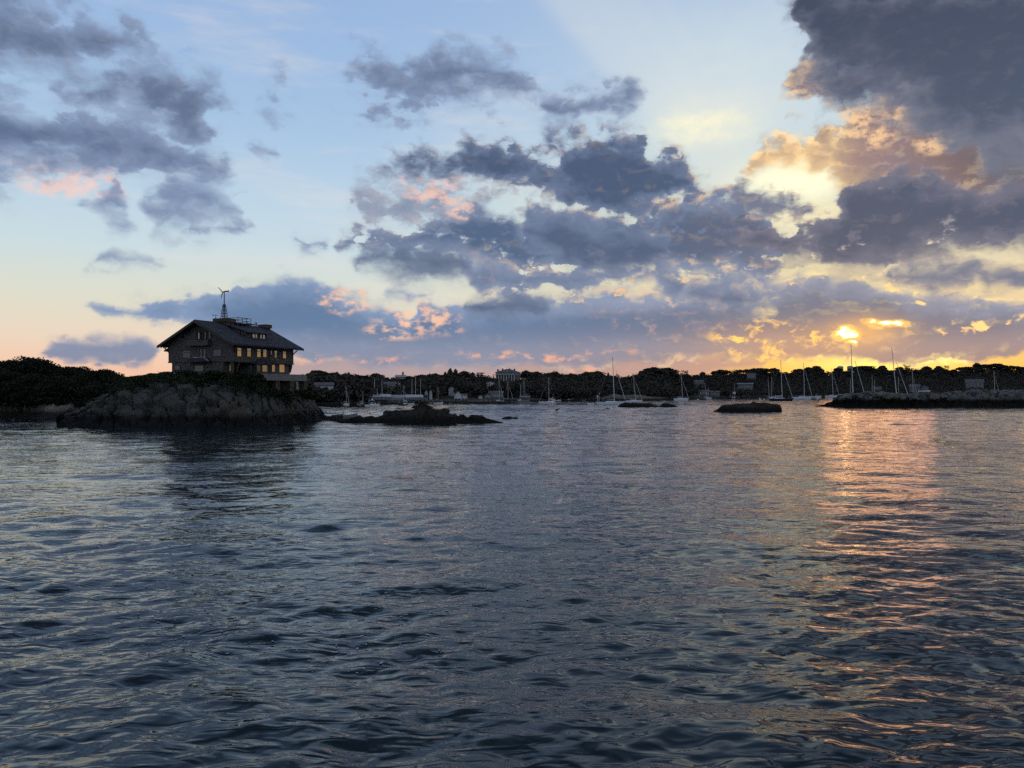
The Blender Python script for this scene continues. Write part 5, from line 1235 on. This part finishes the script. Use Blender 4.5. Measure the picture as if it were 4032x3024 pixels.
# gangway, float and skiff at the island landing
d = 143.0; k = d/F; G = lambda px, row: ((px-1300)*k, 0, wz(row, d))
gx = wx(1300, d)
g = thing('gangway', (gx, d, 0), 0, 'grey truss gangway sloping from the island down to the floating dock', 'gangway')
for side in (0.0, 1.1):
    t = MB(); P_ = lambda px, row: ((px-1300)*k, side, wz(row, d))
    top_ = [(1234,1603),(1266,1603),(1298,1607),(1346,1612)]; bot = [(1253,1619),(1266,1623),(1300,1628),(1346,1632)]
    for a, b in zip(top_[:-1], top_[1:]): t.tube(P_(*a), P_(*b), 0.045)
    for a, b in zip(bot[:-1], bot[1:]): t.tube(P_(*a), P_(*b), 0.085)
    xs = [1250, 1267, 1282, 1298, 1314, 1330, 1346]
    for i, xx in enumerate(xs):
        tp = (xx, interp(top_, xx)); bt = (xx, interp(bot, xx)); t.tube(P_(*tp), P_(*bt), 0.055 if i < 3 else 0.035)
        if i < len(xs)-1:
            x2 = xs[i+1]; a, b = ((tp, (x2, interp(bot, x2))) if i < 3 else (bt, (x2, interp(top_, x2)))); t.tube(P_(*a), P_(*b), 0.032)
    t.tube(P_(1347, 1609), P_(1353, 1617), 0.05).tube(P_(1353, 1617), P_(1356, 1634), 0.05); t.build('truss', M_MAST, g)
MB().box((1250-1300)*k, (1346-1300)*k, 0.02, 1.08, wz(1631, d), wz(1630, d)).build('walkway', M_PLANK, g)
MB().tube(((1266-1300)*k, 0.5, -1), ((1266-1300)*k, 0.5, wz(1623, d)), 0.12).tube(((1273-1300)*k, 0.5, -1), ((1273-1300)*k, 0.5, wz(1624, d)), 0.09).build('support_post', M_DARKW, g)
fl = thing('floating_dock', (wx(1318, d), d, 0), 0, 'low dark float at the foot of the gangway', 'dock')
MB().box(-34*k, 34*k, -0.4, 1.8, -0.1, wz(1639, d)).build('float', M_DARKW, fl); MB().tube((29*k, -0.45, -0.2), (29*k, -0.45, wz(1631, d)), 0.1).build('piling', M_DARKW, fl)
r = thing('dinghy', (wx(1320, d), d+1.0, 0.34), 0, 'pale inflatable dinghy lying on the float under the gangway', 'dinghy')
MB().tube((-19*k, 0, 0.15), (19*k, 0, 0.2), 0.26, 0.2, 10).tube((-19*k, 0.8, 0.15), (19*k, 0.8, 0.2), 0.26, 0.2, 10).build('tube', M_TARP, r)
MB().box(-18*k, 15*k, -0.1, 0.9, 0.08, 0.2).build('floor', M_HULLG, r)
r = skiff(1350, 1408, 1650, 'open workboat with a raised bow at the right end of the float', bow=1, hull=M_HULLG, hh=0.75, name='workboat'); r.rotation_euler.z -= 0.15
kk = depth(1650)/F
MB().tube((5*kk, 0, 0.5), (5*kk, 0, 1.55), 0.03).tube((13*kk, 0, 0.5), (13*kk, 0, 1.6), 0.03).build('rod_holder', M_MAST, r)

def block_mesh(seed):
    r_ = np.random.RandomState(seed); bm = bmesh.new(); bmesh.ops.create_cube(bm, size=2.0)
    for v in bm.verts: v.co = Vector((v.co.x*(0.7+0.4*r_.rand()), v.co.y*(0.7+0.4*r_.rand()), v.co.z*(0.7+0.4*r_.rand())))
    bmesh.ops.bevel(bm, geom=bm.edges[:], offset=0.22, segments=2, affect='EDGES')
    bmesh.ops.subdivide_edges(bm, edges=bm.edges[:], cuts=1, use_grid_fill=True)
    P = np.array([v.co[:] for v in bm.verts]); q = fbm(P*1.3+seed, seed, 3)
    for v, s in zip(bm.verts, q): v.co = v.co*(1+0.16*float(s))
    me = bpy.data.meshes.new('block'); bm.to_mesh(me); bm.free(); me.materials.append(M_SKERRY); return me
BK = [block_mesh(i) for i in range(4)]
for i, (px, top, w, h) in enumerate([(1388,1643,8,10),(1414,1636,7,12),(1463,1638,9,10),(1500,1637,8,12),(1535,1619,22,26),(1566,1616,14,20),(1600,1615,18,20),(1716,1612,18,24),(1735,1614,9,16),(1753,1610,14,36),(1778,1636,6,10),(1792,1631,7,16),(1820,1633,12,22),(1862,1636,13,20),(1890,1635,16,18)]):
    dd_ = 127.5; k_ = dd_/F; o = link(bpy.data.objects.new('boulder', BK[i % 4])); o.location = (wx(px, dd_), dd_, wz(top, dd_)-h*k_*0.9)
    o.scale = (w*k_*1.05, w*k_*0.9, h*k_); o.rotation_euler = (0.1*math.sin(i), 0.12*math.cos(i*2), i*0.7)
    tag(o, 'dark squared block of rock sitting on the long islet', 'boulder', 'blocks of rock on the long islet')
# spiky dark plants crowning the islet, gulls, buoys
_b = np.random.RandomState(12); dd = 127.0; n = 900
q_ = _b.uniform(1624, 1700, n); c = np.stack([wx(q_, dd), dd+_b.randn(n)*1.2, wz(1606, dd)+_b.rand(n)**0.8*0.62*np.clip(1-((q_-1662)/40)**2, 0, 1)], -1)
tf = link(bpy.data.objects.new('shrub', cards_mesh('shrub', cards(c, 0.10, _b), M_SHRUB))); tag(tf, 'spiky dark plants crowning the top of the long islet', 'shrub')
def bird(px, row, d, label, s=0.35, m=M_TRIM):
    r = thing('bird', (wx(px, d), d, wz(row, d)), 0, label, 'bird'); bm = bmesh.new(); bmesh.ops.create_uvsphere(bm, u_segments=12, v_segments=8, radius=1.0)
    for v in bm.verts:
        x, y, z = v.co; tp = 1-0.55*max(0, -x); v.co = (x*s, y*s*0.42*tp, z*s*0.45*tp + s*0.9 + 0.18*s*x)
    me = bpy.data.meshes.new('body'); bm.to_mesh(me); bm.free(); me.materials.append(m); b = link(bpy.data.objects.new('body', me)); b.parent = r
    MB().tube((s*0.6, 0, s*1.05), (s*0.9, 0, s*1.55), s*0.2, s*0.13).tube((s*0.86, 0, s*1.5), (s*1.1, 0, s*1.58), s*0.17, s*0.14).tube((s*1.1, 0, s*1.57), (s*1.4, 0, s*1.52), s*0.06, s*0.02).build('head', m, b)
    MB().tube((0, s*0.1, 0), (0, s*0.1, s*0.6), s*0.04).tube((0, -s*0.1, 0), (0, -s*0.1, s*0.6), s*0.04).build('leg', M_DARKW, r)
bird(2993, 1586, depth(1622)+4.5, 'pale gull standing on the flat-topped rock', 0.45)
bird(2612, 1588, depth(1603)+4, 'pale gull on the right end of the domed rock', 0.5)
bird(2192, 1621, depth(1621), 'dark cormorant swimming in open water in the middle', 0.5, M_DARKW)
def buoy(px, row, label, c=M_HULLW, s=0.35):
    d = depth(row); r = thing('mooring_buoy', (wx(px, d), d, 0), 0, label, 'buoy')
    bm = bmesh.new(); bmesh.ops.create_uvsphere(bm, u_segments=14, v_segments=10, radius=s)
    for v in bm.verts: v.co.z = v.co.z*0.8+s*0.25
    me = bpy.data.meshes.new('float'); bm.to_mesh(me); bm.free(); me.materials.append(c); o = link(bpy.data.objects.new('float', me)); o.parent = r
    MB().tube((0, 0, s), (0, 0, s*1.9), s*0.12).build('pick_up_pole', M_MAST, r)
buoy(1457, 1630, 'small dark buoy in the water left above the islet', M_CANVASD, 0.22)
buoy(2992, 1571, 'left white mooring buoy before the close pair of masts', s=0.6); buoy(3008, 1573, 'right white mooring buoy before the close pair of masts', s=0.5)
buoy(3221, 1570, 'mooring buoy below the white fishing boat', s=0.6); buoy(2748, 1575, 'mooring buoy left of the dark ketch', s=0.5)
buoy(2302, 1587, 'dark mooring buoy left of the white dinghy', M_CANVASD, 0.5); buoy(1784, 1597, 'small buoy off the tip of the grey spit', M_CANVASD, 0.3)
buoy(1580, 1627, 'dark buoy above the left part of the islet', M_CANVASD, 0.2)

# ------------------------------------------------------------------ foam flecks drifting on the near water
def foam():
    rng = np.random.RandomState(17); n = 9000
    u = rng.rand(n); row = 1920 + (2900-1920)*u; px = rng.uniform(-900, 4900, n)
    d = depth(row); x = wx(px, d); y = d
    p = np.stack([x*0.16, y*0.16, np.zeros(n)], -1); q = fbm(p, 3, 3); c = np.exp(-((px-2250)/900)**2 - ((row-2330)/260)**2)*0.30
    keep = (q + c + 0.25*rng.rand(n)) > 0.24
    x, y = x[keep], y[keep]; n = len(x); z = water_height(x, y, 0.06) + 0.006
    V = []; Fc = []
    for i in range(n):
        s = 0.009+0.024*rng.rand()**2; a0 = rng.rand()*6.28; m = 6; e = 1+1.6*rng.rand(); k = len(V)
        for j in range(m):
            a = j/m*6.283; rr = s*(0.6+0.6*rng.rand()); ux, uy = math.cos(a)*rr*e, math.sin(a)*rr
            V.append((x[i]+ux*math.cos(a0)-uy*math.sin(a0), y[i]+ux*math.sin(a0)+uy*math.cos(a0), z[i]))
        Fc.append(tuple(range(k, k+m)))
    o = meshobj('foam', V, Fc, mat('foam', solid((0.50, 0.53, 0.55), 0.8))); tag(o, 'small flecks of foam scattered on the nearest water', kind='stuff')
foam()
